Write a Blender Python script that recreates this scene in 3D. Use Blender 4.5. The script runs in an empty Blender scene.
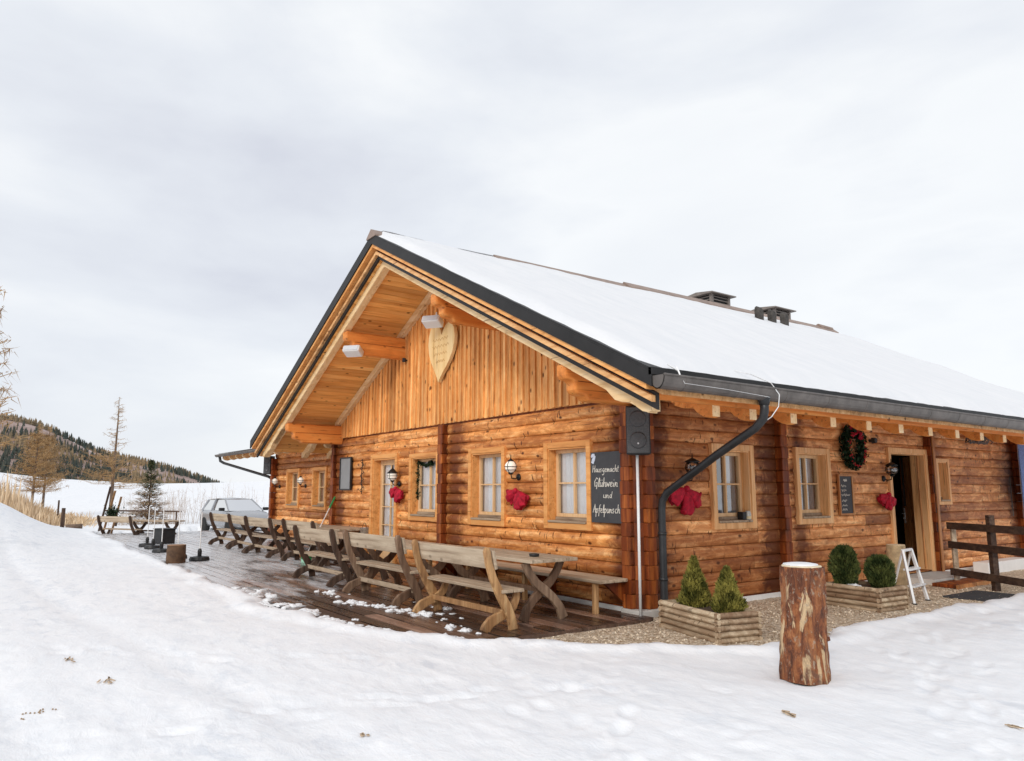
import bpy, math, random
from mathutils import Vector, Matrix, noise
random.seed(7)
R=math.radians
sc=bpy.context.scene
COL=sc.collection
SL=0.5; XR=-5.26; TOP=6.40          # ridge x, ridge height, slope of the main roof
def T(x): return TOP-SL*abs(x-XR)

# ------------------------------------------------------------------ mesh builder
class MB:
    def __init__(s): s.v=[];s.f=[];s.t=[];s.tint=.5
    def add(s,vs,fs):
        n=len(s.v)
        s.v+= [tuple(p) for p in vs]; s.t+=[s.tint]*len(vs)
        s.f+= [tuple(i+n for i in f) for f in fs]
    def box(s,x0,x1,y0,y1,z0,z1,M=None):
        vs=[Vector((x,y,z)) for x in (x0,x1) for y in (y0,y1) for z in (z0,z1)]
        if M is not None: vs=[M@v for v in vs]
        s.add(vs,[(0,1,3,2),(4,6,7,5),(0,4,5,1),(2,3,7,6),(0,2,6,4),(1,5,7,3)]); return s
    def bar(s,a,b,w,h,up=(0,0,1)):
        a=Vector(a);b=Vector(b);d=(b-a);L=d.length;d.normalize()
        u=Vector(up); x=d.cross(u)
        if x.length<1e-4: x=d.cross(Vector((1,0,0)))
        x.normalize(); z=x.cross(d)
        vs=[p+x*(i*w/2)+z*(j*h/2) for p in (a,b) for i,j in ((-1,-1),(1,-1),(1,1),(-1,1))]
        s.add(vs,[(0,3,2,1),(4,5,6,7),(0,1,5,4),(1,2,6,5),(2,3,7,6),(3,0,4,7)]); return s
    def tube(s,pts,rad,n=8,cap=True):
        pts=[Vector(p) for p in pts]; m=len(pts)
        if not hasattr(rad,'__len__'): rad=[rad]*m
        vs=[];px=None
        for i,p in enumerate(pts):
            d=(pts[min(i+1,m-1)]-pts[max(i-1,0)]).normalized()
            if px is None:
                px=d.orthogonal().normalized()
            px=(px-d*px.dot(d)).normalized(); py=d.cross(px)
            for k in range(n):
                a=2*math.pi*k/n; vs.append(p+(px*math.cos(a)+py*math.sin(a))*rad[i])
        fs=[(i*n+k,i*n+(k+1)%n,(i+1)*n+(k+1)%n,(i+1)*n+k) for i in range(m-1) for k in range(n)]
        if cap: fs+=[tuple(range(n-1,-1,-1)),tuple((m-1)*n+k for k in range(n))]
        s.add(vs,fs); return s
    def lathe(s,prof,n=16,c=(0,0,0),M=None,cap=True):
        vs=[];m=len(prof)
        for r,z in prof:
            for k in range(n):
                a=2*math.pi*k/n; v=Vector((r*math.cos(a),r*math.sin(a),z))
                if M is not None: v=M@v
                vs.append(v+Vector(c))
        fs=[(i*n+k,i*n+(k+1)%n,(i+1)*n+(k+1)%n,(i+1)*n+k) for i in range(m-1) for k in range(n)]
        if cap: fs+=[tuple(range(n-1,-1,-1)),tuple((m-1)*n+k for k in range(n))]
        s.add(vs,fs); return s
    def prism(s,poly,f0,f1):
        """poly: 2D points; f0,f1 map (a,b)->3D for the two faces"""
        n=len(poly)
        vs=[f0(*p) for p in poly]+[f1(*p) for p in poly]
        s.add(vs,[tuple(range(n)),tuple(range(2*n-1,n-1,-1))]+[(i,i+n,(i+1)%n+n,(i+1)%n) for i in range(n)]); return s
    def ribbon(s,path,width,f0,f1):
        P=[Vector(p) for p in path];n=len(P);A=[];B=[]
        for i,p in enumerate(P):
            d=(P[min(i+1,n-1)]-P[max(i-1,0)]).normalized(); q=Vector((-d.y,d.x)); w=width[i]/2 if hasattr(width,'__len__') else width/2
            A.append(p+q*w);B.append(p-q*w)
        vs=[];
        for f in (f0,f1):
            vs+=[f(*a) for a in A]+[f(*b) for b in B]
        N=2*n;fs=[]
        for i in range(n-1):
            fs.append((i,i+1,n+i+1,n+i)); fs.append((N+i,N+n+i,N+n+i+1,N+i+1))
            fs.append((i,N+i,N+i+1,i+1)); fs.append((n+i,n+i+1,N+n+i+1,N+n+i))
        fs.append((0,n,N+n,N)); fs.append((n-1,N+n-1,N+n+n-1,n+n-1))
        s.add(vs,fs); return s
    def build(s,name,mat,parent=None,smooth=False,bevel=0,M=None):
        me=bpy.data.meshes.new(name); me.from_pydata(s.v,[],s.f); me.update()
        if M is not None: me.transform(M)
        at=me.attributes.new('tint','FLOAT','POINT'); at.data.foreach_set('value',s.t)
        if smooth: me.polygons.foreach_set('use_smooth',[True]*len(me.polygons))
        me.materials.append(mat)
        o=bpy.data.objects.new(name,me); COL.objects.link(o)
        if parent: o.parent=parent
        if bevel:
            b=o.modifiers.new('b','BEVEL'); b.width=bevel; b.segments=2; b.limit_method='ANGLE'; b.angle_limit=R(40)
        return o
def tag(o,label=None,cat=None,group=None,kind=None):
    if label:o['label']=label
    if cat:o['category']=cat
    if group:o['group']=group
    if kind:o['kind']=kind
    return o
def thing(name,label,cat,loc=(0,0,0),rz=0,group=None):
    o=bpy.data.objects.new(name,None); COL.objects.link(o); o.empty_display_size=.1
    o.location=loc;o.rotation_euler=(0,0,rz); return tag(o,label,cat,group)
def dup(o,loc,rz=None,label=None,scale=None):
    c=o.copy(); COL.objects.link(c); c.location=loc
    if rz is not None: c.rotation_euler=(0,0,rz)
    if label: c['label']=label
    if scale: c.scale=(scale,)*3
    for ch in [q for q in bpy.data.objects if q.parent==o]:
        d=ch.copy(); COL.objects.link(d); d.parent=c
        for g in [q for q in bpy.data.objects if q.parent==ch]:
            e=g.copy(); COL.objects.link(e); e.parent=d
    return c

# ------------------------------------------------------------------ materials
def newmat(name):
    m=bpy.data.materials.new(name); m.use_nodes=True
    nt=m.node_tree; b=nt.nodes['Principled BSDF']; return m,nt,b
def N(nt,t,**k):
    n=nt.nodes.new(t)
    for a,v in k.items(): setattr(n,a,v)
    return n
def ramp(nt,stops,src):
    r=N(nt,'ShaderNodeValToRGB'); e=r.color_ramp.elements
    while len(e)<len(stops): e.new(.5)
    for i,(p,c) in enumerate(stops):
        e[i].position=p; e[i].color=(c[0],c[1],c[2],1) if hasattr(c,'__len__') else (c,c,c,1)
    nt.links.new(src,r.inputs[0]); return r.outputs[0]
def mixc(nt,fac,a,b,mode='MIX'):
    m=N(nt,'ShaderNodeMix',data_type='RGBA',blend_type=mode)
    for i,v in ((0,fac),(6,a),(7,b)):
        if hasattr(v,'links') or isinstance(v,bpy.types.NodeSocket): nt.links.new(v,m.inputs[i])
        elif hasattr(v,'__len__'): m.inputs[i].default_value=(*v[:3],1)
        else: m.inputs[i].default_value=v
    return m.outputs[2]
def math_(nt,op,a,b=None,c=None):
    m=N(nt,'ShaderNodeMath',operation=op)
    for i,v in enumerate((a,b,c)):
        if v is None: continue
        if isinstance(v,bpy.types.NodeSocket): nt.links.new(v,m.inputs[i])
        else: m.inputs[i].default_value=v
    return m.outputs[0]
def coords(nt,scale=(1,1,1),kind='Object',loc=(0,0,0)):
    tc=N(nt,'ShaderNodeTexCoord'); mp=N(nt,'ShaderNodeMapping'); mp.inputs['Scale'].default_value=scale; mp.inputs['Location'].default_value=loc
    nt.links.new(tc.outputs[kind],mp.inputs[0]); return mp.outputs[0]
def noise_(nt,vec,scale,detail=4,rough=.55,dist=0):
    n=N(nt,'ShaderNodeTexNoise'); n.inputs['Scale'].default_value=scale;n.inputs['Detail'].default_value=detail
    n.inputs['Roughness'].default_value=rough;n.inputs['Distortion'].default_value=dist
    nt.links.new(vec,n.inputs['Vector']); return n.outputs['Fac']
def bump_(nt,b,h,strength=.4,dist=.01):
    n=N(nt,'ShaderNodeBump'); n.inputs['Strength'].default_value=strength;n.inputs['Distance'].default_value=dist
    nt.links.new(h,n.inputs['Height']); nt.links.new(n.outputs[0],b.inputs['Normal'])
def wood(name,dark,mid,light,axis=0,rough=.6,knots=.7,stain=0.,tintamt=.35,grain=14,stainc=(.10,.035,.012),zones=(),mott=0.):
    m,nt,b=newmat(name)
    s=[1,1,1]; s=[grain]*3; s[axis]=grain*.07
    v=coords(nt,tuple(s))
    # offset the grain by the piece's own tint so each log / board differs
    at=N(nt,'ShaderNodeAttribute',attribute_name='tint')
    va=N(nt,'ShaderNodeVectorMath',operation='MULTIPLY_ADD'); nt.links.new(at.outputs['Vector'],va.inputs[0])
    comb=N(nt,'ShaderNodeCombineXYZ'); 
    for i in range(3): nt.links.new(at.outputs['Fac'],comb.inputs[i])
    sc_=N(nt,'ShaderNodeVectorMath',operation='SCALE'); nt.links.new(comb.outputs[0],sc_.inputs[0]); sc_.inputs['Scale'].default_value=37.
    ad=N(nt,'ShaderNodeVectorMath',operation='ADD'); nt.links.new(v,ad.inputs[0]); nt.links.new(sc_.outputs[0],ad.inputs[1]); v=ad.outputs[0]
    g=noise_(nt,v,1.0,6,.62,.6)
    c=ramp(nt,[(.28,dark),(.48,mid),(.72,light)],g)
    # broad weathering blotches
    v2=coords(nt,tuple(1.0 if i!=axis else .45 for i in range(3)))
    ad2=N(nt,'ShaderNodeVectorMath',operation='ADD'); nt.links.new(v2,ad2.inputs[0]); nt.links.new(sc_.outputs[0],ad2.inputs[1])
    bl=noise_(nt,ad2.outputs[0],2.2,5,.6,.3)
    c=mixc(nt,ramp(nt,[(.38,.0),(.66,.55)],bl),c,mid)
    if stain>0:
        st=noise_(nt,coords(nt,tuple(2.2 if i!=axis else .9 for i in range(3)),loc=(3,5,1)),1.6,6,.68,.5)
        c=mixc(nt,math_(nt,'MULTIPLY',ramp(nt,[(.50,0.),(.70,1.)],st),stain),c,stainc)
    if mott:
        ms_=[9]*3; ms_[axis]=3.2
        mo=noise_(nt,coords(nt,tuple(ms_)),1.,7,.72,.8)
        c=mixc(nt,math_(nt,'MULTIPLY',ramp(nt,[(.44,1.),(.56,0.)],mo),mott),c,(mid[0]*.50,mid[1]*.36,mid[2]*.28))
        c=mixc(nt,math_(nt,'MULTIPLY',ramp(nt,[(.56,0.),(.68,1.)],mo),mott*.6),c,light)
    if mott>.4:   # short checks across the logs
        ts_=[3.2]*3; ts_[axis]=24; ts_[2]=7 if axis!=2 else 24
        tk=noise_(nt,coords(nt,tuple(ts_)),1.,2,.4,.0); tm=noise_(nt,coords(nt),2.6,3,.6)
        tf=math_(nt,'MULTIPLY',ramp(nt,[(.30,1.),(.35,0.)],tk),ramp(nt,[(.42,0.),(.52,.85)],tm))
        c=mixc(nt,tf,c,(dark[0]*.35,dark[1]*.3,dark[2]*.3))
    if zones:   # old water stains spreading from the wall crossings
        tcz=N(nt,'ShaderNodeTexCoord'); sz=N(nt,'ShaderNodeSeparateXYZ'); nt.links.new(tcz.outputs['Object'],sz.inputs[0]); tot=None
        for (cz,wz) in zones:
            dz_=math_(nt,'DIVIDE',math_(nt,'ABSOLUTE',math_(nt,'SUBTRACT',sz.outputs[axis],cz)),wz)
            tot=dz_ if tot is None else math_(nt,'MINIMUM',tot,dz_)
        nz=noise_(nt,coords(nt,(2.2,2.2,3.4)),1.5,7,.72,.6)
        q=math_(nt,'ADD',math_(nt,'MULTIPLY',math_(nt,'SUBTRACT',1.,tot),.45),math_(nt,'SUBTRACT',nz,.5))
        c=mixc(nt,ramp(nt,[(.06,0.),(.34,.86)],q),c,(stainc[0]*.5,stainc[1]*.4,stainc[2]*.4))
    # tint
    mul=math_(nt,'MULTIPLY_ADD',at.outputs['Fac'],2*tintamt,1-tintamt)
    cm=N(nt,'ShaderNodeCombineColor'); 
    nt.links.new(mul,cm.inputs[0]); 
    nt.links.new(math_(nt,'POWER',mul,1.25),cm.inputs[1]); nt.links.new(math_(nt,'POWER',mul,1.4),cm.inputs[2])
    c=mixc(nt,1.,c,cm.outputs[0],'MULTIPLY')
    if knots>0:
        ks=[5.5]*3; ks[axis]=3.2
        vk=coords(nt,tuple(ks)); adk=N(nt,'ShaderNodeVectorMath',operation='ADD'); nt.links.new(vk,adk.inputs[0]); nt.links.new(sc_.outputs[0],adk.inputs[1])
        vo=N(nt,'ShaderNodeTexVoronoi'); vo.inputs['Scale'].default_value=1.; nt.links.new(adk.outputs[0],vo.inputs['Vector'])
        k=ramp(nt,[(.08,1.),(.17,0.)],vo.outputs['Distance'])
        # cracks / checks across
        c=mixc(nt,math_(nt,'MULTIPLY',k,knots),c,(dark[0]*.35,dark[1]*.3,dark[2]*.3))
        cs=[26]*3; cs[axis]=.9
        ck=noise_(nt,coords(nt,tuple(cs)),1.2,3,.5,.2)
        c=mixc(nt,math_(nt,'MULTIPLY',ramp(nt,[(.29,1.),(.35,0.)],ck),.7),c,(dark[0]*.45,dark[1]*.4,dark[2]*.4))
    nt.links.new(c,b.inputs['Base Color']); b.inputs['Roughness'].default_value=rough
    b.inputs['Specular IOR Level'].default_value=.25
    bump_(nt,b,g,.5,.006)
    return m
def plain(name,c,rough=.5,metal=0,var=.12,scale=6,bump=.0,spec=.4):
    m,nt,b=newmat(name)
    n=noise_(nt,coords(nt),scale,5,.6)
    lo=tuple(x*(1-var) for x in c);hi=tuple(min(1,x*(1+var)) for x in c)
    nt.links.new(ramp(nt,[(.3,lo),(.7,hi)],n),b.inputs['Base Color'])
    b.inputs['Roughness'].default_value=rough;b.inputs['Metallic'].default_value=metal;b.inputs['Specular IOR Level'].default_value=spec
    if bump: bump_(nt,b,noise_(nt,coords(nt),scale*6,4),bump,.01)
    return m
LOGX=wood('log_front',(.26,.075,.018),(.77,.315,.088),(.97,.63,.30),0,.5,.95,.7,.40,13,stainc=(.26,.065,.014),zones=((-4.95,.55),(-10.5,.6),(-.45,.35),(-11.2,.4),(-18.0,.4)),mott=.55)
LOGY=wood('log_side',(.20,.065,.020),(.69,.29,.100),(.95,.58,.28),1,.55,.9,.85,.42,13,stainc=(.19,.05,.014),zones=((3.15,.55),(3.9,.3),(8.5,.7),(12.5,.6),(.5,.3)),mott=.55)
ENDS=wood('log_ends',(.05,.012,.004),(.20,.042,.009),(.56,.17,.035),2,.5,.3,.8,.40,7,stainc=(.05,.013,.005))
BOARDZ=wood('gable_boards',(.42,.15,.038),(.80,.36,.105),(.94,.60,.27),2,.55,.98,.15,.34,13,mott=.25)
BOARDY=wood('soffit_boards',(.55,.23,.055),(.86,.42,.12),(.95,.60,.24),1,.5,.95,.0,.22,12)
BOARDS=wood('barge_boards',(.36,.15,.05),(.70,.37,.15),(.88,.58,.30),0,.5,.9,.6,.22,12)
BEAMY=wood('beam_y',(.44,.14,.03),(.74,.25,.055),(.86,.40,.11),1,.5,.7,.3,.15,10)
RAFTX=wood('rafter',(.62,.36,.15),(.82,.56,.29),(.95,.75,.48),0,.5,.35,.0,.12,10)
TRIMZ=wood('window_trim_upright',(.48,.22,.08),(.80,.44,.19),(.90,.60,.33),2,.5,.25,.0,.15,12)
TRIMF=wood('window_trim_front',(.42,.155,.042),(.74,.33,.10),(.86,.47,.18),0,.5,.25,.0,.15,12)
SASH=wood('sash_wood',(.55,.33,.15),(.74,.48,.25),(.85,.6,.36),2,.45,.1,.0,.1,14)
GREYX=wood('grey_plank',(.19,.13,.085),(.42,.32,.225),(.60,.49,.36),0,.75,.5,.5,.2,12,stainc=(.2,.12,.07))
WARM=wood('bench_leg_warm',(.15,.07,.03),(.38,.20,.085),(.64,.42,.21),2,.6,.3,.8,.3,12,stainc=(.14,.07,.035))
DARKL=wood('bench_leg_dark',(.030,.018,.013),(.085,.052,.036),(.17,.11,.08),2,.7,.3,.3,.3,12,stainc=(.02,.012,.009))
PLANT=wood('planter_slat',(.22,.15,.09),(.44,.33,.22),(.62,.49,.34),0,.75,.5,.8,.35,10,stainc=(.15,.10,.06),mott=.5)
FENCEM=wood('dark_rail',(.025,.015,.012),(.06,.035,.025),(.12,.075,.05),0,.8,.3,.3,.3,12,stainc=(.015,.01,.008))
DOORM=wood('door_wood',(.26,.09,.028),(.52,.215,.07),(.70,.37,.15),2,.5,.4,.5,.15,12)
METAL=plain('dark_roof_metal',(.018,.017,.017),.5,.0,.3,3)
METAL.node_tree.nodes['Principled BSDF'].inputs['Specular IOR Level'].default_value=.3
GUT=plain('gutter_metal',(.13,.115,.105),.5,.25,.3,5,.1)
PIPE=plain('downpipe_metal',(.035,.036,.038),.38,.3,.25,5)
RIDGE=plain('ridge_metal',(.30,.22,.18),.55,.2,.25,4)
HOOD=plain('hood_metal',(.055,.048,.042),.6,.1,.5,9)
VENTM=plain('vent_metal',(.22,.19,.17),.6,.1,.2,4)
BLACK=plain('black_plastic',(.02,.02,.021),.5,0,.3,8)
IRON=plain('black_iron',(.018,.018,.019),.45,.4,.3,12)
WHITE=plain('white_paint',(.80,.80,.79),.5,0,.05,5)
ALU=plain('white_aluminium',(.78,.78,.78),.35,.2,.08,7)
CONC=plain('concrete',(.52,.50,.47),.9,0,.18,5,.3)
RED=plain('red_tulle',(.42,.005,.026),.8,0,.45,14)
CURT=plain('white_curtain',(.93,.935,.95),.9,0,.04,14)
GREYC=plain('grey_curtain',(.27,.30,.33),.9,0,.25,9)
DARKIN=plain('dark_interior',(.030,.022,.020),.8,0,.3,3)  # near-black colour stands in for the darkness of unlit insides
SLATE=plain('chalkboard_slate',(.060,.062,.068),.75,0,.14,7)
SLATEG=plain('grey_board',(.25,.255,.26),.35,0,.06,5)  # the reflection that blanks the board is put into this grey
CHALK=plain('chalk',(.78,.75,.68),.95,0,.15,60)
LIGHTW=wood('pale_heart_wood',(.66,.40,.15),(.84,.58,.27),(.92,.70,.38),2,.55,.15,.0,.1,9)
BLUE=plain('blue_print',(.10,.16,.38),.6,0,.5,30)
RUBBER=plain('mat_rubber',(.045,.047,.052),.9,0,.3,30,.4)
GREENP=plain('green_plastic',(.03,.24,.07),.5,0,.1,5)
REDP=plain('red_plastic',(.45,.03,.03),.5,0,.1,5)
def glassmat(name,refl=.09,tint=(1,1,1)):
    m=bpy.data.materials.new(name); m.use_nodes=True; nt=m.node_tree
    for n in list(nt.nodes): nt.nodes.remove(n)
    o=N(nt,'ShaderNodeOutputMaterial'); mx=N(nt,'ShaderNodeMixShader'); t=N(nt,'ShaderNodeBsdfTransparent'); g=N(nt,'ShaderNodeBsdfGlossy')
    t.inputs[0].default_value=(*tint,1); g.inputs['Roughness'].default_value=.03
    f=N(nt,'ShaderNodeFresnel'); f.inputs[0].default_value=1.5
    nt.links.new(math_(nt,'MULTIPLY_ADD',f.outputs[0],1.,refl),mx.inputs[0]); nt.links.new(t.outputs[0],mx.inputs[1]); nt.links.new(g.outputs[0],mx.inputs[2]); nt.links.new(mx.outputs[0],o.inputs[0])
    return m
GLASS=glassmat('window_glass',.04)
GLASSR=glassmat('window_glass_side',.26)
GLASSC=glassmat('car_glass',.06,(.12,.13,.14))
def emis(name,c,s):
    m,nt,b=newmat(name); b.inputs['Base Color'].default_value=(*c,1); b.inputs['Emission Color'].default_value=(*c,1); b.inputs['Emission Strength'].default_value=s; return m
GLOBE=emis('lit_globe',(1,.93,.82),.15)
# snow
def snowmat(name,dirt=0.,bs=.5,scale=1.,k=1.):
    m,nt,b=newmat(name)
    v=coords(nt)
    n1=noise_(nt,v,.55*scale,5,.6); n2=noise_(nt,v,9*scale,6,.65); n3=noise_(nt,coords(nt,(.8,2.4,1)),2.1*scale,6,.62,.4)
    c=ramp(nt,[(.3,(.84*k,.855*k,.88*k)),(.6,(.90*k,.905*k,.92*k)),(.8,(.93*k,.93*k,.935*k))],n3)
    if bs<.5 and scale==1.:   # trampled, icier patches
        cr=noise_(nt,coords(nt,(1.1,2.0,1),loc=(4,1,0)),2.2,7,.70,.5); cr2=noise_(nt,coords(nt,(.22,.5,1),loc=(1,7,0)),1.,4,.6,.3)
        pf=math_(nt,'MULTIPLY',ramp(nt,[(.50,0.),(.63,1.)],cr),ramp(nt,[(.38,.15),(.62,.75)],cr2))
        c=mixc(nt,pf,c,(.70,.73,.78))
    if dirt: c=mixc(nt,math_(nt,'MULTIPLY',ramp(nt,[(.70,0.),(.80,1.)],noise_(nt,coords(nt,(.5,1,1),loc=(9,2,0)),1.5,7,.72)),dirt),c,(.52,.43,.34))
    nt.links.new(c,b.inputs['Base Color']); b.inputs['Roughness'].default_value=.6; b.inputs['Specular IOR Level'].default_value=.25
    h=math_(nt,'ADD',math_(nt,'MULTIPLY',n1,1.2),math_(nt,'ADD',math_(nt,'MULTIPLY',n2,.42),math_(nt,'MULTIPLY',noise_(nt,coords(nt,(2.2,4.5,2)),1.6*scale,6,.68,.4),.7)))
    bump_(nt,b,h,bs,.06); return m
SNOW=snowmat('snow_ground',.4,.34)
SNOWR=snowmat('snow_roof',0.,.14,.6,.86)
SNOWC=snowmat('snow_clump',0.,.6,3.)
# gravel
def gravelmat():
    m,nt,b=newmat('gravel_mat'); v=coords(nt)
    vo=N(nt,'ShaderNodeTexVoronoi'); vo.inputs['Scale'].default_value=38; nt.links.new(v,vo.inputs['Vector'])
    hs=N(nt,'ShaderNodeSeparateColor'); nt.links.new(vo.outputs['Color'],hs.inputs[0])
    c=ramp(nt,[(.0,(.30,.21,.13)),(.5,(.60,.47,.33)),(1.,(.82,.72,.58))],hs.outputs[0])
    big=noise_(nt,v,1.6,5,.65)
    c=mixc(nt,ramp(nt,[(.45,0.),(.66,.40)],big),c,(.26,.18,.12))
    nt.links.new(c,b.inputs['Base Color']); b.inputs['Roughness'].default_value=.9
    bump_(nt,b,vo.outputs['Distance'],.9,.02); return m
GRAVEL=gravelmat()
# wet deck with a thin film of slush
def deckmat():
    m,nt,b=newmat('wet_deck'); v=coords(nt,(.8,12,12))
    at=N(nt,'ShaderNodeAttribute',attribute_name='tint')
    g=noise_(nt,v,1.,6,.6,.4)
    c=ramp(nt,[(.3,(.060,.033,.024)),(.55,(.150,.088,.063)),(.75,(.30,.20,.15))],g)
    mul=math_(nt,'MULTIPLY_ADD',at.outputs['Fac'],1.5,.35); cm=N(nt,'ShaderNodeCombineColor')
    for i in range(3): nt.links.new(mul,cm.inputs[i])
    c=mixc(nt,1.,c,cm.outputs[0],'MULTIPLY')
    tc=N(nt,'ShaderNodeTexCoord'); sx=N(nt,'ShaderNodeSeparateXYZ'); nt.links.new(tc.outputs['Object'],sx.inputs[0])
    grad=math_(nt,'MULTIPLY_ADD',sx.outputs[0],-.032,-.20)       # more slush towards the far end (a real patch of snow film)
    gy=math_(nt,'MULTIPLY_ADD',sx.outputs[1],-.05,-.09)
    sl=math_(nt,'ADD',math_(nt,'ADD',noise_(nt,coords(nt,(.35,1.1,1)),1.3,7,.68),math_(nt,'MINIMUM',grad,.24)),gy)
    f=ramp(nt,[(.50,0.),(.64,.85)],sl)
    c=mixc(nt,f,c,(.66,.66,.68))
    nt.links.new(c,b.inputs['Base Color'])
    ro=ramp(nt,[(.3,.12),(.7,.5)],noise_(nt,coords(nt,(.5,2,1)),2.5,4,.6)); nt.links.new(ro,b.inputs['Roughness'])
    b.inputs['Specular IOR Level'].default_value=.65
    bump_(nt,b,g,.3,.004); return m
DECK=deckmat()
def barkmat():
    m,nt,b=newmat('stump_bark'); v=coords(nt,(11,11,3.4))
    n=noise_(nt,v,1.,8,.74,1.0)
    c=ramp(nt,[(.32,(.05,.018,.010)),(.44,(.17,.055,.025)),(.53,(.36,.12,.042)),(.62,(.50,.21,.08)),(.70,(.22,.11,.07))],n)
    p=noise_(nt,coords(nt,(7,7,1.6),loc=(1.3,4.1,.9)),1.,6,.62,.9)
    c=mixc(nt,ramp(nt,[(.585,0.),(.62,1.)],p),c,(.74,.53,.31))
    g=noise_(nt,coords(nt,(4,4,2.),loc=(7.3,1.1,3.4)),1.,6,.7,.5)
    c=mixc(nt,ramp(nt,[(.52,0.),(.62,.8)],g),c,(.15,.075,.05))
    f=noise_(nt,coords(nt,(26,26,16)),1.,5,.7)
    c=mixc(nt,ramp(nt,[(.58,0.),(.66,.75)],f),c,(.45,.36,.27))
    nt.links.new(c,b.inputs['Base Color']); b.inputs['Roughness'].default_value=.85
    bump_(nt,b,math_(nt,'ADD',n,math_(nt,'MULTIPLY',f,.6)),1.,.05); return m
BARK=barkmat()
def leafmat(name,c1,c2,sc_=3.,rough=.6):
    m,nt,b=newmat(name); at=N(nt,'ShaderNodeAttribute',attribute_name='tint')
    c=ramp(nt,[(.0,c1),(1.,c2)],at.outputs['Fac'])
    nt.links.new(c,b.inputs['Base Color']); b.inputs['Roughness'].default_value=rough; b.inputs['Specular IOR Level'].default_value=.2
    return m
THUJA=leafmat('thuja',(.05,.055,.010),(.34,.30,.07))
BOX=leafmat('boxwood',(.018,.032,.009),(.12,.14,.04))
FIR=leafmat('fir_twigs',(.006,.018,.009),(.03,.055,.022))
SPRUCE=leafmat('spruce_needles',(.04,.06,.03),(.18,.21,.09))
BROWNN=leafmat('dry_needles',(.36,.26,.17),(.60,.46,.32))
LARCH=leafmat('larch_twigs',(.26,.15,.065),(.50,.32,.15))
STRAW=leafmat('dry_grass',(.48,.33,.19),(.84,.65,.44))
TWIG=leafmat('bare_twigs',(.42,.34,.28),(.62,.55,.50))
TRUNK=plain('trunk_bark',(.16,.11,.08),.9,0,.3,12,.4)
FOREST=leafmat('far_forest',(.035,.055,.050),(.36,.25,.14))
BERRY=plain('red_berries',(.45,.01,.015),.35,0,.2,20)

# ------------------------------------------------------------------ world, sun, camera
w=bpy.data.worlds.new('World'); sc.world=w; w.use_nodes=True; nt=w.node_tree
for n in list(nt.nodes): nt.nodes.remove(n)
out=N(nt,'ShaderNodeOutputWorld'); SUN_EL,SUN_AZ=R(27),R(146)
sky=N(nt,'ShaderNodeTexSky',sky_type='NISHITA'); sky.sun_disc=False; sky.sun_elevation=SUN_EL; sky.sun_rotation=SUN_AZ
b1=N(nt,'ShaderNodeBackground'); b1.inputs[1].default_value=.08; nt.links.new(sky.outputs[0],b1.inputs[0])
tc=N(nt,'ShaderNodeTexCoord'); mp=N(nt,'ShaderNodeMapping'); mp.inputs['Scale'].default_value=(1,1,2.6); mp.inputs['Location'].default_value=(1.3,.4,.2); mp.inputs['Rotation'].default_value=(0.15,.1,.3)
nt.links.new(tc.outputs['Generated'],mp.inputs[0])
c1=noise_(nt,mp.outputs[0],1.15,7,.52,.35); c2=noise_(nt,mp.outputs[0],3.2,7,.5,.25)
cc=math_(nt,'ADD',math_(nt,'MULTIPLY',c1,.72),math_(nt,'MULTIPLY',c2,.28))
cl=ramp(nt,[(.36,(.64,.665,.735)),(.47,(.755,.785,.835)),(.56,(.87,.89,.91)),(.70,(.80,.825,.86))],cc)
b2=N(nt,'ShaderNodeBackground'); b2.inputs[1].default_value=.955; nt.links.new(cl,b2.inputs[0])
ms=N(nt,'ShaderNodeMixShader'); ms.inputs[0].default_value=.93
nt.links.new(b1.outputs[0],ms.inputs[1]); nt.links.new(b2.outputs[0],ms.inputs[2]); nt.links.new(ms.outputs[0],out.inputs[0])
sl=bpy.data.lights.new('sun','SUN'); sl.energy=1.35; sl.angle=R(20); sl.color=(1,.95,.88)
so=bpy.data.objects.new('sun',sl); COL.objects.link(so)
# Nishita: rotation measured from +Y clockwise
d=Vector((math.sin(SUN_AZ)*math.cos(SUN_EL),math.cos(SUN_AZ)*math.cos(SUN_EL),math.sin(SUN_EL)))
so.rotation_euler=d.to_track_quat('Z','Y').to_euler(); so.location=(0,0,40)
cam=bpy.data.cameras.new('camera'); co=bpy.data.objects.new('camera',cam); COL.objects.link(co); sc.camera=co
CX,CY,CZ=7.2204,-7.2928,1.57
cam.sensor_width=36; cam.lens=739.128/1024*36; cam.clip_end=3000; cam.clip_start=.05
PI_,YA=.1483795,.9474476
F=Vector((-math.sin(YA)*math.cos(PI_),math.cos(YA)*math.cos(PI_),math.sin(PI_)))
co.location=(CX,CY,CZ); co.rotation_euler=F.to_track_quat('-Z','Y').to_euler()
sc.view_settings.view_transform='Standard'; sc.view_settings.look='None'; sc.view_settings.gamma=1; sc.view_settings.exposure=.25

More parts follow.
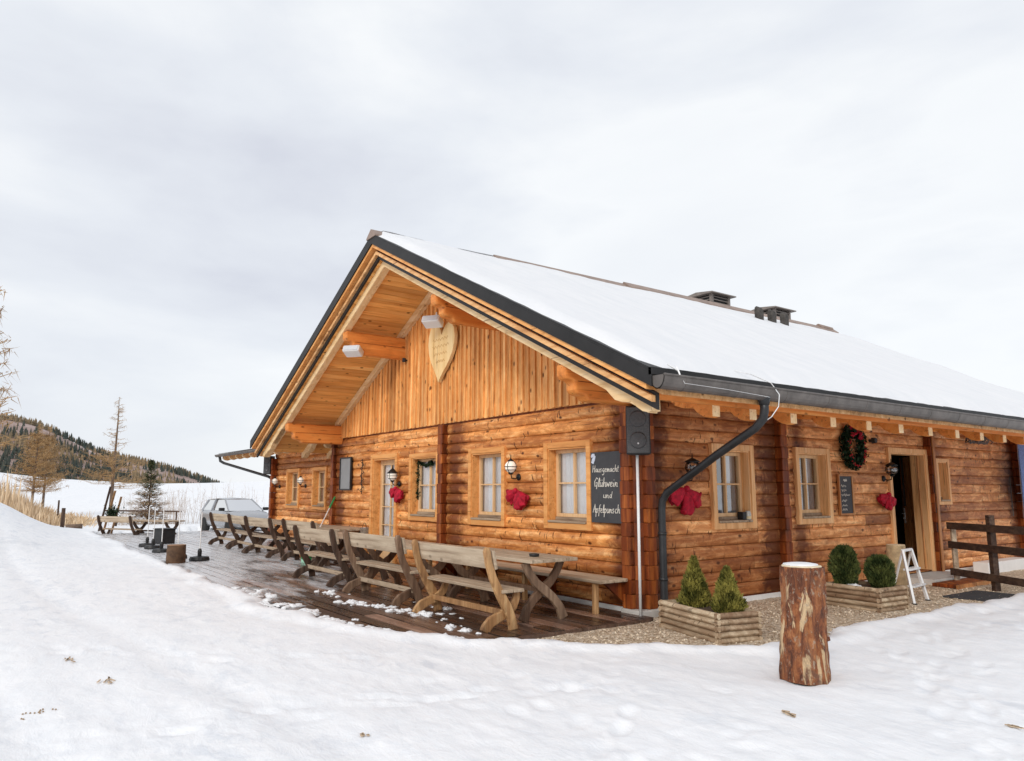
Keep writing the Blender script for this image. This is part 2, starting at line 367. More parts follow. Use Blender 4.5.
# ------------------------------------------------------------------ terrain
def sig(x): return 1/(1+math.exp(-max(-30,min(30,x))))
def sstep(a,b,x):
    t=max(0,min(1,(x-a)/(b-a))); return t*t*(3-2*t)
def bare(x,y):
    """positive inside the cleared ground (deck, gravel, house), negative on snow"""
    n=.30*noise.noise(Vector((x*.9,y*.9,3)))+.16*noise.noise(Vector((x*3.1,y*3.1,7)))
    lo=-3.60
    if x>-1.3: lo=-3.60+(x+1.3)*.66
    deckd=min(.24-x, y-lo, x+25.3+ (y+3.7)*.9)
    gr=min(2.10+.02*y-.12*sstep(.5,2.,y)-x, y+2.62-(x if x>0 else 0)*1.02+.1) if x>-.3 else -9
    d=max(deckd if y<1.3 else -9, gr if y<13 else -9)
    if x<.0 and .2<y<13.: d=max(d,min(-x+.3,y-.0,13.2-y,x+11.2)) if x>-11.2 else d
    return d+n*(.9 if d<2 else .1)
def hill(px_dir,r): pass
FOOT={}
def add_foot(fx,fy,a,dp):
    for i in (-1,0,1):
        for j in (-1,0,1):
            k=(int(math.floor(fx+i*.35)),int(math.floor(fy+j*.35)))
            L=FOOT.setdefault(k,[])
            t_=(fx,fy,math.cos(a),math.sin(a),dp)
            if t_ not in L: L.append(t_)
_rf=random.Random(77)
for (x0,y0,x1,y1,n_) in ((6.5,-4.5,2.6,2.2,26),(7.5,-1.5,2.5,4.5,26),(6.6,-3.2,2.7,.9,22),(1.,-6.5,2.4,-2.4,16),(5.8,-5.8,1.6,-2.2,20),(7.8,.5,2.7,3.4,18),(-2.5,-6.8,.5,-3.6,14),(4.8,-3.4,7.6,1.5,16)):
    aa=math.atan2(y1-y0,x1-x0)
    for i in range(n_):
        q=i/n_; sdv=.11*(1 if i%2 else -1)+_rf.gauss(0,.05)
        add_foot(x0+(x1-x0)*q-math.sin(aa)*sdv+_rf.gauss(0,.07),y0+(y1-y0)*q+math.cos(aa)*sdv+_rf.gauss(0,.07),aa+_rf.gauss(0,.2),_rf.uniform(.012,.032))
for i in range(170): add_foot(_rf.uniform(.8,8),_rf.uniform(-4.5,5.),_rf.uniform(0,6.3),_rf.uniform(.006,.02))
def base(x,y):
    dx,dy=x-CX,y-CY; r=math.hypot(dx,dy)
    z=-.07
    if r<3: z=-.07
    z+=2.0*sig((-6.1-y)/.85)*math.exp(-((x+25)/9)**2)*1.0
    z+=-.22*sstep(38,50,r)
    az=math.atan2(dy,-dx)       # 0 along -x, + towards +y
    z+=3.55*sstep(44,150,r)*(1+.36*math.exp(-((az+.02)/.07)**2)+.10*math.sin(az*19+1.)+.05*noise.noise(Vector((az*22,r*.01,3))))
    z-=9*sstep(158,300,r)
    if r>300:
        # wooded ridge, falling to the right
        h=53*sig((.135-az)/.060)+5*sig((.30-az)/.05)-8
        h+=2.5*math.sin(az*40)
        z+=(h+9)*sstep(330,620,r)
    return z
def snowz(x,y):
    r=math.hypot(x-CX,y-CY); z=base(x,y)
    if r<70:
        a=max(0,1-r/70)
        z+=a*(.040*noise.noise(Vector((x*.3,y*.55,0)))+.016*noise.noise(Vector((x*1.1,y*2.0,5)))+.006*noise.noise(Vector((x*4.5,y*5.2,9))))
        # wheel ruts running towards the far side
        for k in (0,1.5):
            yc=-5.35-k+.06*(x-2)+.35*math.sin(x*.16)
            z-=.028*math.exp(-((y-yc)/.22)**2)*sstep(8,2,x)
        # boot prints
        if r<15:
            for (fx,fy,ca,sa,dp) in FOOT.get((int(math.floor(x)),int(math.floor(y))),()):
                u=(x-fx)*ca+(y-fy)*sa; v_=-(x-fx)*sa+(y-fy)*ca
                q=(u/.16)**2+(v_/.075)**2
                if q<4: z+=dp*(-math.exp(-q)+.35*math.exp(-(q-1.6)**2*2))
        if x>0.5: z+=.008*noise.noise(Vector((x*2.6,y*2.6,2)))+.006*noise.noise(Vector((x*9,y*9,2)))
        z-=.05*math.exp(-(((x-3.10)/.26)**2+((y+1.12)/.26)**2))
        d=bare(x,y)
        if x<1.2 and x>-24: z+=.025*sstep(-5.0,-3.9,y)*sstep(1.2,.2,x)*sstep(-24,-18,x)
        if d>-.5:
            z+=.05*sstep(-.5,-.15,d)*sstep(.0,-.15,d)
            z=z+(-.30-z)*sstep(-.06,.10,d)
    return z
mb=MB(); rings=[0.0]; r=.6
while r<900: rings.append(r); r*=(1.0095 if 2<r<16 else 1.0155)
rings.append(950)
angs=[]; a0=math.atan2(F.y,F.x)
a=-R(40)
while a<R(40): angs.append(a0+a); a+=R(.17)
while a<R(320): angs.append(a0+a); a+=R(3.5)
na=len(angs)
for r in rings:
    for a in angs:
        x=CX+r*math.cos(a);y=CY+r*math.sin(a); mb.v.append((x,y,snowz(x,y)))
mb.t=[.5]*len(mb.v)
mb.f=[(i*na+k,i*na+(k+1)%na,(i+1)*na+(k+1)%na,(i+1)*na+k) for i in range(len(rings)-1) for k in range(na)]
g=mb.build('ground',SNOW,smooth=True); g['kind']='structure'
mh,nt,b=newmat('hill_brush')
# hillside material on the same sheet, by height/distance band
v=coords(nt,(.03,.03,.08)); n=noise_(nt,v,1.2,7,.65,.4)
c=ramp(nt,[(.30,(.20,.15,.12)),(.5,(.36,.255,.22)),(.66,(.46,.36,.33)),(.74,(.82,.82,.84))],n); nt.links.new(c,b.inputs['Base Color']); b.inputs['Roughness'].default_value=.95
g.data.materials.append(mh)
ids=[0]*len(g.data.polygons)
for i in range(len(rings)-1):
    if rings[i]>290:
        for k in range(na): ids[i*na+k]=1
g.data.polygons.foreach_set('material_index',ids)

# gravel sheet
mb=MB(); nx,ny=30,150
for j in range(ny+1):
    for i in range(nx+1):
        x=-.4+i*.12;y=-3.2+j*.115
        mb.v.append((x,y,-.10-.15*sstep(-.12,-.4,bare(x,y))+.012*noise.noise(Vector((x*3,y*3,1)))+.008*noise.noise(Vector((x*14,y*14,1)))))
mb.t=[.5]*len(mb.v); mb.f=[(j*(nx+1)+i,j*(nx+1)+i+1,(j+1)*(nx+1)+i+1,(j+1)*(nx+1)+i) for j in range(ny) for i in range(nx)]
tag(mb.build('gravel',GRAVEL,smooth=True),kind='structure')
# loose pebbles give the gravel relief
mb=MB()
for i in range(5200):
    y=random.uniform(-2.4,9); x=random.uniform(.0,2.5)
    if bare(x,y)<.02 or (x<.25 and y<0): continue
    s=random.uniform(.006,.022); mb.tint=random.random()
    o_=Vector((x,y,-.095)); q=Matrix.Rotation(random.uniform(0,6),3,'Z')
    vs=[o_+q@Vector(p)*s for p in ((1,0,.1),(0,.8,0),(-.9,0,.1),(0,-.8,.05),(.1,.1,.8),(0,0,-.5))]
    mb.add(vs,[(0,1,4),(1,2,4),(2,3,4),(3,0,4),(1,0,5),(2,1,5),(3,2,5),(0,3,5)])
PEB=leafmat('pebbles',(.28,.19,.12),(.84,.72,.56),rough=.9)
tag(mb.build('gravel_stones',PEB),'tan gravel stones lying along the foot of the log cabin','gravel',kind='stuff')
# deck: boards running along x
mb=MB(); y=-3.62
while y<1.2:
    wd=.215
    x=-25.5
    while x<.2:
        L=random.uniform(3.2,4.4); x1=min(.2+random.uniform(-.02,.02),x+L); 
        mb.tint=random.choice((.0,.1,.25,.5,.75,1.)); dz=random.uniform(-.004,.004)
        if y<-.02 or x1<-10.95:
            mb.box(x+.003,x1-.003,y+.016,y+wd-.016,-.10,-.055+dz)
        x+=L
    y+=wd
for x in [-25+i*1.2 for i in range(21)]: mb.tint=.2; mb.box(x,x+.08,-3.7,1.15 if x<-11 else 0.,-.19,-.101)
mb.tint=.3; mb.box(.19,.235,-3.2,-.05,-.2,-.06)
tag(mb.build('wooden_deck',DECK),kind='structure')
# snow lumps on the deck and along its edge
def lump(mb,x,y,z,s,seed,flat=.45):
    n1,n2=10,6;vs=[];
    for j in range(n2+1):
        for i in range(n1):
            th=2*math.pi*i/n1; ph=math.pi/2*j/n2
            p=Vector((math.cos(th)*math.cos(ph),math.sin(th)*math.cos(ph),math.sin(ph)*flat))
            k=1+.75*noise.noise(p*1.9+Vector((seed,seed*.7,0)))+.35*noise.noise(p*4.7+Vector((seed,0,seed)))
            vs.append(Vector((x,y,z-.01))+p*s*k)
    mb.add(vs,[(j*n1+i,j*n1+(i+1)%n1,(j+1)*n1+(i+1)%n1,(j+1)*n1+i) for j in range(n2) for i in range(n1)])
mb=MB()
for i in range(46):
    x=random.uniform(-6,0.1)
    y=(-3.6+abs(random.gauss(0,.16)) if x<-1.2 else -3.6+(x+1.2)*.62+abs(random.gauss(0,.14)))
    lump(mb,x,y,-.06,random.uniform(.02,.10)*random.choice((1,1,1.5)),i)
for (cx_,cy_,n_,sp) in ((-.7,-2.5,12,.22),(-1.6,-2.3,14,.3),(-2.4,-2.4,14,.22),(-3.2,-2.6,20,.25),(-4.3,-2.5,14,.2),(-1.9,-1.9,8,.4)):
    for i in range(n_):
        lump(mb,cx_+random.gauss(0,sp),cy_+random.gauss(0,.1),-.055,random.uniform(.015,.075),i+cx_*7,random.choice((.35,.6)))
cnt_=0
for i in range(60000):
    x=random.uniform(-.2,2.6) if i%3 else random.uniform(-6,.3); y=random.uniform(-3.4,6) if i%3 else random.uniform(-3.9,-3.2)
    d=bare(x,y)
    if -.05<d<.09 and not(x<.25 and y>-2.4):
        lump(mb,x,y,-.075 if x<.2 else -.105,random.uniform(.012,.055),i%97,.5); cnt_+=1
        if cnt_>300: break
tag(mb.build('snow_lumps',SNOWC,smooth=True),'small lumps of snow scattered on the wet deck and along the gravel edge','snow',kind='stuff')

# ------------------------------------------------------------------ the cabin
cabin=thing('log_cabin','orange log cabin with snow covered gable roof and wide wooden eaves','cabin')
PITCH=.190; P0=.15; Q0=-.15
def log_wall(name,u0,u1,courses,openings,axis,plane,out,bulge,mat,z0=0.,clip=None,sharp=.5,parent=cabin):
    """axis 0: wall along x at y=plane facing -y (out=-1); axis 1: wall along y at x=plane facing +x (out=+1)"""
    mb=MB(); prof=[0,.035,.12,.28,.5,.72,.88,.965,1]
    for k in range(courses):
        za,zb=z0+k*PITCH,z0+(k+1)*PITCH
        cuts=sorted({za,zb,*[z for o in openings for z in (o[2],o[3]) if za<z<zb]})
        # log pieces along the length
        seg=[u0]; 
        while seg[-1]<u1: seg.append(seg[-1]+random.uniform(2.2,4.6))
        seg[-1]=u1; tints=[min(1,max(0,random.gauss(.5,.27))) for _ in seg]
        rr=random.uniform(.85,1.12)
        for c0,c1 in zip(cuts[:-1],cuts[1:]):
            zm=(c0+c1)/2; iv=[(u0,u1)]
            for (a,b_,z1,z2) in openings:
                if z1<zm<z2:
                    nv=[]
                    for (p,q) in iv:
                        if b_<=p or a>=q: nv.append((p,q)); continue
                        if a>p: nv.append((p,a))
                        if b_<q: nv.append((b_,q))
                    iv=nv
            ts=[t for t in prof if za+t*PITCH>c0+1e-6 and za+t*PITCH<c1-1e-6]; ts=[(c0-za)/PITCH]+ts+[(c1-za)/PITCH]
            for (p,q) in iv:
                for si in range(len(seg)-1):
                    s0,s1=max(p,seg[si]),min(q,seg[si+1])
                    if s1-s0<.004: continue
                    mb.tint=tints[si]; ns=max(1,int((s1-s0)/.22)); vs=[]
                    for i in range(ns+1):
                        u=s0+(s1-s0)*i/ns
                        if i==0 and s0==seg[si]: u+=.002
                        if i==ns and s1==seg[si+1]: u-=.002
                        wob=1+.10*noise.noise(Vector((u*1.3,k*3.7,plane)))
                        for t in ts:
                            bl=bulge*rr*wob*(max(0,math.sin(math.pi*t))**sharp)-(.022 if t in (0,1) else 0)+.006*noise.noise(Vector((u*2.5,(za+t*PITCH)*9,4)))
                            z=za+t*PITCH + .006*noise.noise(Vector((u*.8,k*5.1,2)))*(1 if 0<t<1 else 0)
                            vs.append((u,plane+out*bl,z) if axis==0 else (plane+out*bl,u,z))
                    m=len(ts)
                    fs=[(i*m+j,(i+1)*m+j,(i+1)*m+j+1,i*m+j+1) for i in range(ns) for j in range(m-1)]
                    if axis==1: pass
                    if si and abs(s0-seg[si])<1e-6 : pass
                    mb.add(vs,fs)
    o=mb.build(name,mat,parent,smooth=True); return o
# openings: (u0,u1,z0,z1) measured to the inner edge of the casing
FW=[(-4.41+.095,-3.25-.095,1.06,2.245),(-2.16+.095,-1.04-.095,1.085,2.235),(-6.73+.095,-5.51-.095,1.065,2.245)]
FD=(-8.50,-7.38,0.0,2.29)
SWIN=[(1.735,2.56,1.095,2.19),(3.875,4.705,1.115,2.205),(8.72,9.14,1.36,2.165)]
SD=(6.89,8.23,.03,2.31)
NC=15
wf=log_wall('front_wall',-10.85,Q0+.02,NC,FW+[FD],0,P0,-1,.047,LOGX)
ws=log_wall('side_wall',P0,12.7,17,SWIN+[SD],1,Q0,1,.030,LOGY,sharp=.28)
NCF=NC*PITCH
# dark core behind the logs, a real wall thickness, with the same openings
def core(name,u0,u1,ztop,openings,axis,pa,pb,mat):
    mb=MB(); us=sorted({u0,u1,*[v for o in openings for v in o[:2]]}); zs=sorted({-.02,ztop,*[v for o in openings for v in o[2:]]})
    for a,b_ in zip(us[:-1],us[1:]):
        for c,d_ in zip(zs[:-1],zs[1:]):
            um,zm=(a+b_)/2,(c+d_)/2
            if any(o[0]<um<o[1] and o[2]<zm<o[3] for o in openings): continue
            if axis==0: mb.box(a,b_,pa,pb,c,d_)
            else: mb.box(pa,pb,a,b_,c,d_)
    return mb.build(name,mat,cabin)
core('wall_core',-10.8,-.2,2.84,FW+[FD],0,P0+.012,P0+.2,ENDS)
core('wall_core',P0+.2,12.7,3.2,SWIN+[SD],1,Q0-.2,Q0-.008,ENDS)
mb=MB(); mb.tint=.4; mb.box(-10.85,-10.65,.35,12.7,0,3.2); mb.box(-10.65,-.35,12.5,12.7,0,3.2); mb.build('rear_wall',LOGY,cabin)
# plinth
mb=MB(); mb.box(-.35,Q0-.01,.4,12.65,-.32,-.003); mb.box(-10.8,-.36,P0+.02,.35,-.32,-.003); mb.build('plinth',WHITE,cabin)
mb=MB(); mb.prism([(-.36,-.03),(.03,-.03),(.03,.36),(-.36,.36)],lambda a,b_:Vector((a,b_,-.32)),lambda a,b_:Vector((a,b_,0.0))); mb.build('corner_footing',CONC,cabin,bevel=.02)
# stacked log ends at the wall crossings
def ends(name,cx_,cy_,dirs,courses,L=.17,wd=.185,z0=0.):
    mb=MB()
    for k in range(courses):
        z=z0+k*PITCH
        for (dx,dy) in dirs:
            mb.tint=min(1,max(0,random.gauss(.5,.25))); ll=L+random.uniform(-.012,.012); hw=wd/2+random.uniform(-.006,.006)
            za,zb=z+.001,z+PITCH-.001
            if dx: x0,x1=(cx_,cx_+dx*ll); vs=[]
            pr=[(-hw,.10),(-hw,.90),(-hw*.93,.97),(-hw*.8,1.),(hw*.8,1.),(hw*.93,.97),(hw,.90),(hw,.10),(hw*.93,.03),(hw*.8,0.),(-hw*.8,0.),(-hw*.93,.03)]
            if dx: f=lambda q:(lambda a,t:Vector((cx_+dx*q,cy_+a,za+(zb-za)*t)))
            else: f=lambda q:(lambda a,t:Vector((cx_+a,cy_+dy*q,za+(zb-za)*t)))
            mb.prism(pr,f(0.),f(ll))
    return mb.build(name,ENDS,cabin,bevel=.005)
ends('log_ends',Q0-.09,P0+.09,[(1,0),(0,-1)],NC,.25)
mb=MB()
for k in range(NC):     # filler that closes the corner notch as the thick round logs do
    mb.tint=random.random()*.7; s_=.075; mb.tube([(Q0-.03,P0+.03,k*PITCH+.001),(Q0-.03,P0+.03,(k+1)*PITCH-.002)],[.125,.125],12)
mb.build('log_ends',ENDS,cabin)
ends('log_ends',-5.32,P0,[(0,-1)],NC,.16,.17)
ends('log_ends',-10.78,P0+.05,[(0,-1)],NC,.18,.17)
ends('log_ends',-10.78,P0+.12,[(-1,0)],NC,.2,.17)
for yy,ww in ((3.38,.17),(8.37,.13),(12.6,.17)): ends('log_ends',Q0,yy,[(1,0)],16,.15,ww)
# upright cover boards on the cut ends
mb=MB(); mb.tint=.1; mb.box(.012,.032,8.34,8.43,0.,2.7); mb.build('cover_board',DOORM,cabin)

# gable boarding with battens
GZ=NCF+.0
mb=MB(); x=-10.75; k=0
while x<-.15:
    wd=random.uniform(.145,.185); x1=min(x+wd,-.15)
    mb.tint=min(1,max(0,random.gauss(.5,.28)))
    zt=min(T(x),T(x1))-.30
    if zt>GZ+.05:
        mb.box(x+.004,x1-.004,P0-.045,P0-.01,GZ+.03,zt)
        mb.tint=min(1,max(0,random.gauss(.6,.25)))
        xb=x1-.025
        zt2=min(T(xb-.03),T(xb+.08))-.30
        if zt2>GZ+.05: mb.box(xb-.004,xb+.05,P0-.072,P0-.046,GZ+.04,zt2)
    x=x1
mb.build('gable_boarding',BOARDZ,cabin)
mb=MB(); mb.prism([(-10.8,GZ),(-.2,GZ),(-.2,T(-.2)-.25),(XR,TOP-.25),(-10.8,T(-10.8)-.25)],lambda a,b_:Vector((a,P0,b_)),lambda a,b_:Vector((a,P0+.2,b_))); mb.build('gable_core',ENDS,cabin)

# roof deck (both slopes), soffit boards below, purlins, rafters
Y0,Y1=-1.6,14.4; EX=1.80; WX=XR-(EX-XR)
def slope_prism(mb,xa,xb,offa,offb,y0,y1):
    """slab following the slope between xa,xb; offsets below T"""
    mb.prism([(xa,T(xa)-offa),(xb,T(xb)-offa),(xb,T(xb)-offb),(xa,T(xa)-offb)],lambda a,b_:Vector((a,y0,b_)),lambda a,b_:Vector((a,y1,b_)))
mb=MB()
for (xa,xb) in ((XR,EX),(WX,XR)): slope_prism(mb,xa,xb,.03,.28,-1.42,Y1-.1)
mb.build('roof',BOARDS,cabin)
mb=MB()
for (xa,xb) in ((XR,EX+.02),(WX-.02,XR)):
    slope_prism(mb,xa,xb,.0,.028,Y0,Y1)                     # metal sheet
    slope_prism(mb,xa,xb,.03,.20,Y0,Y0+.03)                 # verge trim
    slope_prism(mb,xa,xb,.03,.20,Y1-.03,Y1)
mb.build('verge_trim',METAL,cabin)
for nm,o1,o2,ya,yb in (('barge_board',.205,.265,-1.575,-1.43),('barge_board',.325,.395,-1.50,-1.43)):
    for (xa,xb) in ((XR,EX-.08),(WX+.08,XR)):
        mb=MB(); mb.tint=random.uniform(.4,.7); slope_prism(mb,xa,xb,o1,o2,ya,yb); mb.build(nm,TRIMF if o1<.3 else BOARDS,cabin)
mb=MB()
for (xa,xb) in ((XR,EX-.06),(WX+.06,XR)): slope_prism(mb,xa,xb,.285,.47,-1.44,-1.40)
mb.build('verge_gap_shade',METAL,cabin)  # near-black strip stands in for the shaded gap between the barge boards
# soffit: boards laid parallel to the ridge
mb=MB()
for side in (0,1):
    q=0.
    while q<EX-XR-.35:
        wd=.125; mb.tint=min(1,max(0,random.gauss(.5,.25)))
        xa,xb=(XR+q+.003,XR+q+wd-.003) if side==0 else (XR-q-wd+.003,XR-q-.003)
        slope_prism(mb,xa,xb,.42,.445,-1.40,Y1-.2); q+=wd
mb.build('soffit',BOARDY,cabin)
# rafters: outer pair (hanging under the soffit), wall pair
for (xa,xb,n_) in ((XR,1.5,1),(-12.0,XR,0)):
    mb=MB(); mb.tint=.6
    slope_prism(mb,xa,xb,.447,.60,-1.33,-1.17)
    mb.build('rafter',RAFTX,cabin,bevel=.015)
    mb=MB(); mb.tint=.45
    a,b_=(max(xa,-10.6),min(xb,-.1)); slope_prism(mb,a,b_,.447,.60,-.02,.10)
    mb.build('rafter',RAFTX,cabin,bevel=.015)
# rafter tails along the side eave with scrolled ends
tail=[(.2,T(.2)-.447),(1.56,T(1.56)-.40),(1.56,T(1.56)-.55),(1.50,T(1.5)-.59),(1.42,T(1.42)-.61),(1.33,T(1.33)-.60),(1.26,T(1.26)-.565),(1.20,T(1.20)-.60),(1.10,T(1.10)-.64),(.98,T(.98)-.66),(.84,T(.84)-.60),(.2,T(.2)-.60)]
for i,yy in enumerate([-1.27,-.25,.45]+[1.3+.92*j for j in range(14)]):
    mb=MB(); mb.tint=random.uniform(.3,.9)
    mb.prism(tail,lambda a,b_:Vector((a,yy-.07,b_)),lambda a,b_:Vector((a,yy+.07,b_)))
    mb.build('rafter_tail',RAFTX if i==0 else BEAMY,cabin,bevel=.01)
    # pale sawn end
    mb=MB(); mb.tint=.8; mb.box(1.561,1.566,yy-.066,yy+.066,T(1.56)-.55,T(1.56)-.42); mb.build('sawn_end',RAFTX,cabin)
    tl=[(2*XR-a,b_) for a,b_ in tail]
    if yy<3:
        mb=MB(); mb.tint=.6; mb.prism(tl,lambda a,b_:Vector((a,yy-.07,b_)),lambda a,b_:Vector((a,yy+.07,b_))); mb.build('rafter_tail',RAFTX,cabin,bevel=.01)
# eave board
mb=MB(); mb.tint=.6; mb.box(1.57,1.60,-1.4,14.2,T(1.6)-.40,T(1.6)-.29); mb.build('eave_board',BEAMY,cabin)
# log purlins: two stacked logs with scrolled noses
def purlin(x,zt,hgt=.44,y0=-1.3):
    mb=MB(); w_=.10
    prof=[(y0,zt),(y0,zt-.15),(y0+.03,zt-.20),(y0+.12,zt-.215),(y0+.16,zt-.24),(y0+.16,zt-.33),(y0+.20,zt-.38),(y0+.28,zt-.395),(y0+.33,zt-.40),(y0+.38,zt-hgt),(.14,zt-hgt),(.14,zt)]
    mb.prism(prof,lambda a,b_:Vector((x-w_,a,b_)),lambda a,b_:Vector((x+w_,a,b_)))
    mb.build('purlin',BEAMY,cabin,bevel=.03)
    mb=MB(); mb.tint=.1; mb.box(x+w_+.001,x+w_+.003,y0+.2,.1,zt-.222,zt-.214); mb.build('purlin_joint',ENDS,cabin)
for dx,h in ((1.86,.46),(5.22,.46)):
    for s in (-1,1):
        x=XR+s*dx; purlin(x,T(x)-.60 if dx else TOP-.62,h)
# stub log-end brackets at right of gable boarding
mb=MB(); mb.tint=.5; mb.box(-.95,-.2,P0-.10,P0-.02,GZ+.03,GZ+.22); mb.build('plate_log',LOGX,cabin,bevel=.03)
# snow on the roof
def roof_snow(side):
    mb=MB(); nu,nv=34,90
    for lay in (0,1):
        for i in range(nu+1):
            for j in range(nv+1):
                u=i/nu; y=Y0+.06+(Y1-Y0-.12)*j/nv
                x=XR+(u*(EX-.04-XR))*(1 if side>0 else -1)
                ed=min(j,nv-j,1)*1.; ee=min(1,(nu-i))
                th=.095+.035*noise.noise(Vector((x*.9,y*.6,side)))+.012*noise.noise(Vector((x*3,y*3,side)))
                th*= (0 if (j in(0,nv) or i==nu) else 1)
                jit=.05*noise.noise(Vector((x*1.6,y*1.6,1)))+.03*noise.noise(Vector((x*5,y*5,1)))
                z=T(x)+ (th if lay else .004)
                yy=y+(jit if j in (0,nv) else 0)
                if i==nu: x+=jit*.8
                mb.v.append((x,yy,z))
    mb.t=[.5]*len(mb.v); m=nv+1; off=(nu+1)*m
    for i in range(nu):
        for j in range(nv):
            mb.f.append((off+i*m+j,off+(i+1)*m+j,off+(i+1)*m+j+1,off+i*m+j+1))
    o=mb.build('roof_snow',SNOWR,cabin,smooth=True); return o
roof_snow(1); roof_snow(-1)
# ridge cap, peeking out of the snow
mb=MB()
def cap(y0,y1,z):
    mb.prism([(XR-.19,T(XR+.19)+.075+z),(XR,TOP+.125+z),(XR+.19,T(XR+.19)+.075+z),(XR+.19,T(XR+.19)+.045+z),(XR-.19,T(XR+.19)+.045+z)],lambda a,b_:Vector((a,y0,b_)),lambda a,b_:Vector((a,y1,b_)))
for q in ((-1.62,-.95,-.04),(1.2,5.,.0),(5.,14.0,.045)):
    mb=MB(); cap(*q); mb.build('ridge_cap',RIDGE,cabin)
mb=MB(); mb.tube([(XR,13.2,TOP+.14),(XR,13.9,TOP+.12)],.09,8); mb.build('ridge_end_cap',RIDGE,cabin)
# gutter (half-round trough with bead) on the side eave and box seams
def gutter(y0,y1):
    mb=MB(); gx,gz,rr=EX+.085,2.775,.100; pts=[]
    for k in range(11):
        a=math.pi+math.pi*k/10; pts.append((gx+rr*math.cos(a),gz+1.45*rr*math.sin(a)))
    inner=[(gx+(p[0]-gx)*.93,gz+(p[1]-gz)*.93) for p in pts][::-1]
    mb.prism(pts+inner,lambda a,b_:Vector((a,y0,b_)),lambda a,b_:Vector((a,y1,b_)))
    mb.tube([(gx+rr,y0,gz),(gx+rr,y1,gz)],.013,8)
    mb.prism(pts,lambda a,b_:Vector((a,y0,b_)),lambda a,b_:Vector((a,y0+.01,b_)))
    mb.prism(pts,lambda a,b_:Vector((a,y1-.01,b_)),lambda a,b_:Vector((a,y1,b_)))
    o=mb.build('gutter',GUT,cabin)
    br=MB(); y=y0+.35
    while y<y1:
        q=[(gx+(p[0]-gx)*1.03,gz+(p[1]-gz)*1.03) for p in pts]
        br.prism(q+pts[::-1],lambda a,b_:Vector((a,y,b_)),lambda a,b_:Vector((a,y+.016,b_))); y+=.9
    br.build('gutter_bracket',GUT,o)
gutter(-1.58,14.38)
mb=MB(); mb.box(EX-.02,EX+.03,-1.6,14.4,2.79,T(EX)+.0); mb.build('drip_edge',METAL,cabin)
# downpipe
mb=MB(); pts=[(1.88,.24,2.66),(1.88,.24,2.52),(1.85,.25,2.42),(1.72,.27,2.32),(1.1,.30,2.02),(.42,.33,1.66),(.22,.33,1.55),(.14,.32,1.44),(.12,.32,1.30),(.12,.32,.0),(.12,.32,-.10)]
mb.tube(pts,.052,14); mb.tube([(1.88,.24,2.70),(1.88,.24,2.58)],[.085,.06],14); mb.tube([(.12,.32,1.02),(.12,.32,.98)],.06,14); mb.tube([(.12,.32,.42),(.12,.32,.38)],.06,14)
mb.build('downpipe',PIPE,cabin,smooth=True)
# lightning wire
mb=MB(); mb.tube([(1.90,-1.30,2.90),(1.993,-1.28,2.70),(1.993,-.6,2.69),(1.993,.2,2.66)],.0025,6); mb.tube([(1.78,-1.30,2.93),(1.93,-1.30,2.84),(1.97,-1.30,2.74)],.010,6)
mb.tube([(1.60,.02,3.02),(1.8,.12,2.95),(1.96,.28,2.84),(2.01,.36,2.70),(1.99,.36,2.56),(1.93,.30,2.44),(1.82,.27,2.37)],.006,6)
mb.build('lightning_wire',ALU,cabin)
# louvred roof vents behind the ridge
for (yc,) in ((8.7,),(11.56,)):
    x0,x1,y0,y1,zb,zt=XR-1.24,XR-.36,yc,yc+.80,TOP-.75,TOP+.60
    fr=MB(); 
    for (a,b_) in ((x0,y0),(x1-.08,y0),(x0,y1-.08),(x1-.08,y1-.08)): fr.box(a,a+.08,b_,b_+.08,zb,zt-.05)
    fr.box(x0,x1,y0+.002,y1-.002,zb,TOP+.13)
    v_=fr.build('roof_vent',VENTM,cabin)
    lv=MB()
    for k in range(5):
        z=TOP+.14+k*.085
        M_=Matrix.Identity(4)
        lv.box(x1-.05,x1-.012,y0+.08,y1-.08,z,z+.022); lv.box(x0+.08,x1-.08,y0+.012,y0+.05,z,z+.022)
    lv.build('louvre',VENTM,v_)
    dk=MB(); dk.box(x0+.07,x1-.07,y0+.07,y1-.07,TOP,zt-.06); dk.build('vent_core',BLACK,v_)
    cp=MB(); cp.prism([(x0-.12,zt-.05),(x1+.12,zt-.05),(x1+.12,zt-.02),((x0+x1)/2,zt+.05),(x0-.12,zt-.02)],lambda a,b_:Vector((a,y0-.12,b_)),lambda a,b_:Vector((a,y1+.12,b_))); cp.build('vent_cap',VENTM,v_)
for yy in (8.95,9.50,10.05):
    mb=MB(); xx=XR+.95
    prof=[(-.085,0),(-.10,.28),(-.08,.37),(-.02,.42),(.04,.42),(.08,.37),(.10,.29),(.09,-.0)]
    mb.prism([(a,b_) for a,b_ in prof],lambda a,b_:Vector((xx-.08,yy+a,T(xx)+b_+.03)),lambda a,b_:Vector((xx+.08,yy+a,T(xx)+b_*.95-.03)))
    mb.build('vent_hood',HOOD,cabin,bevel=.02)

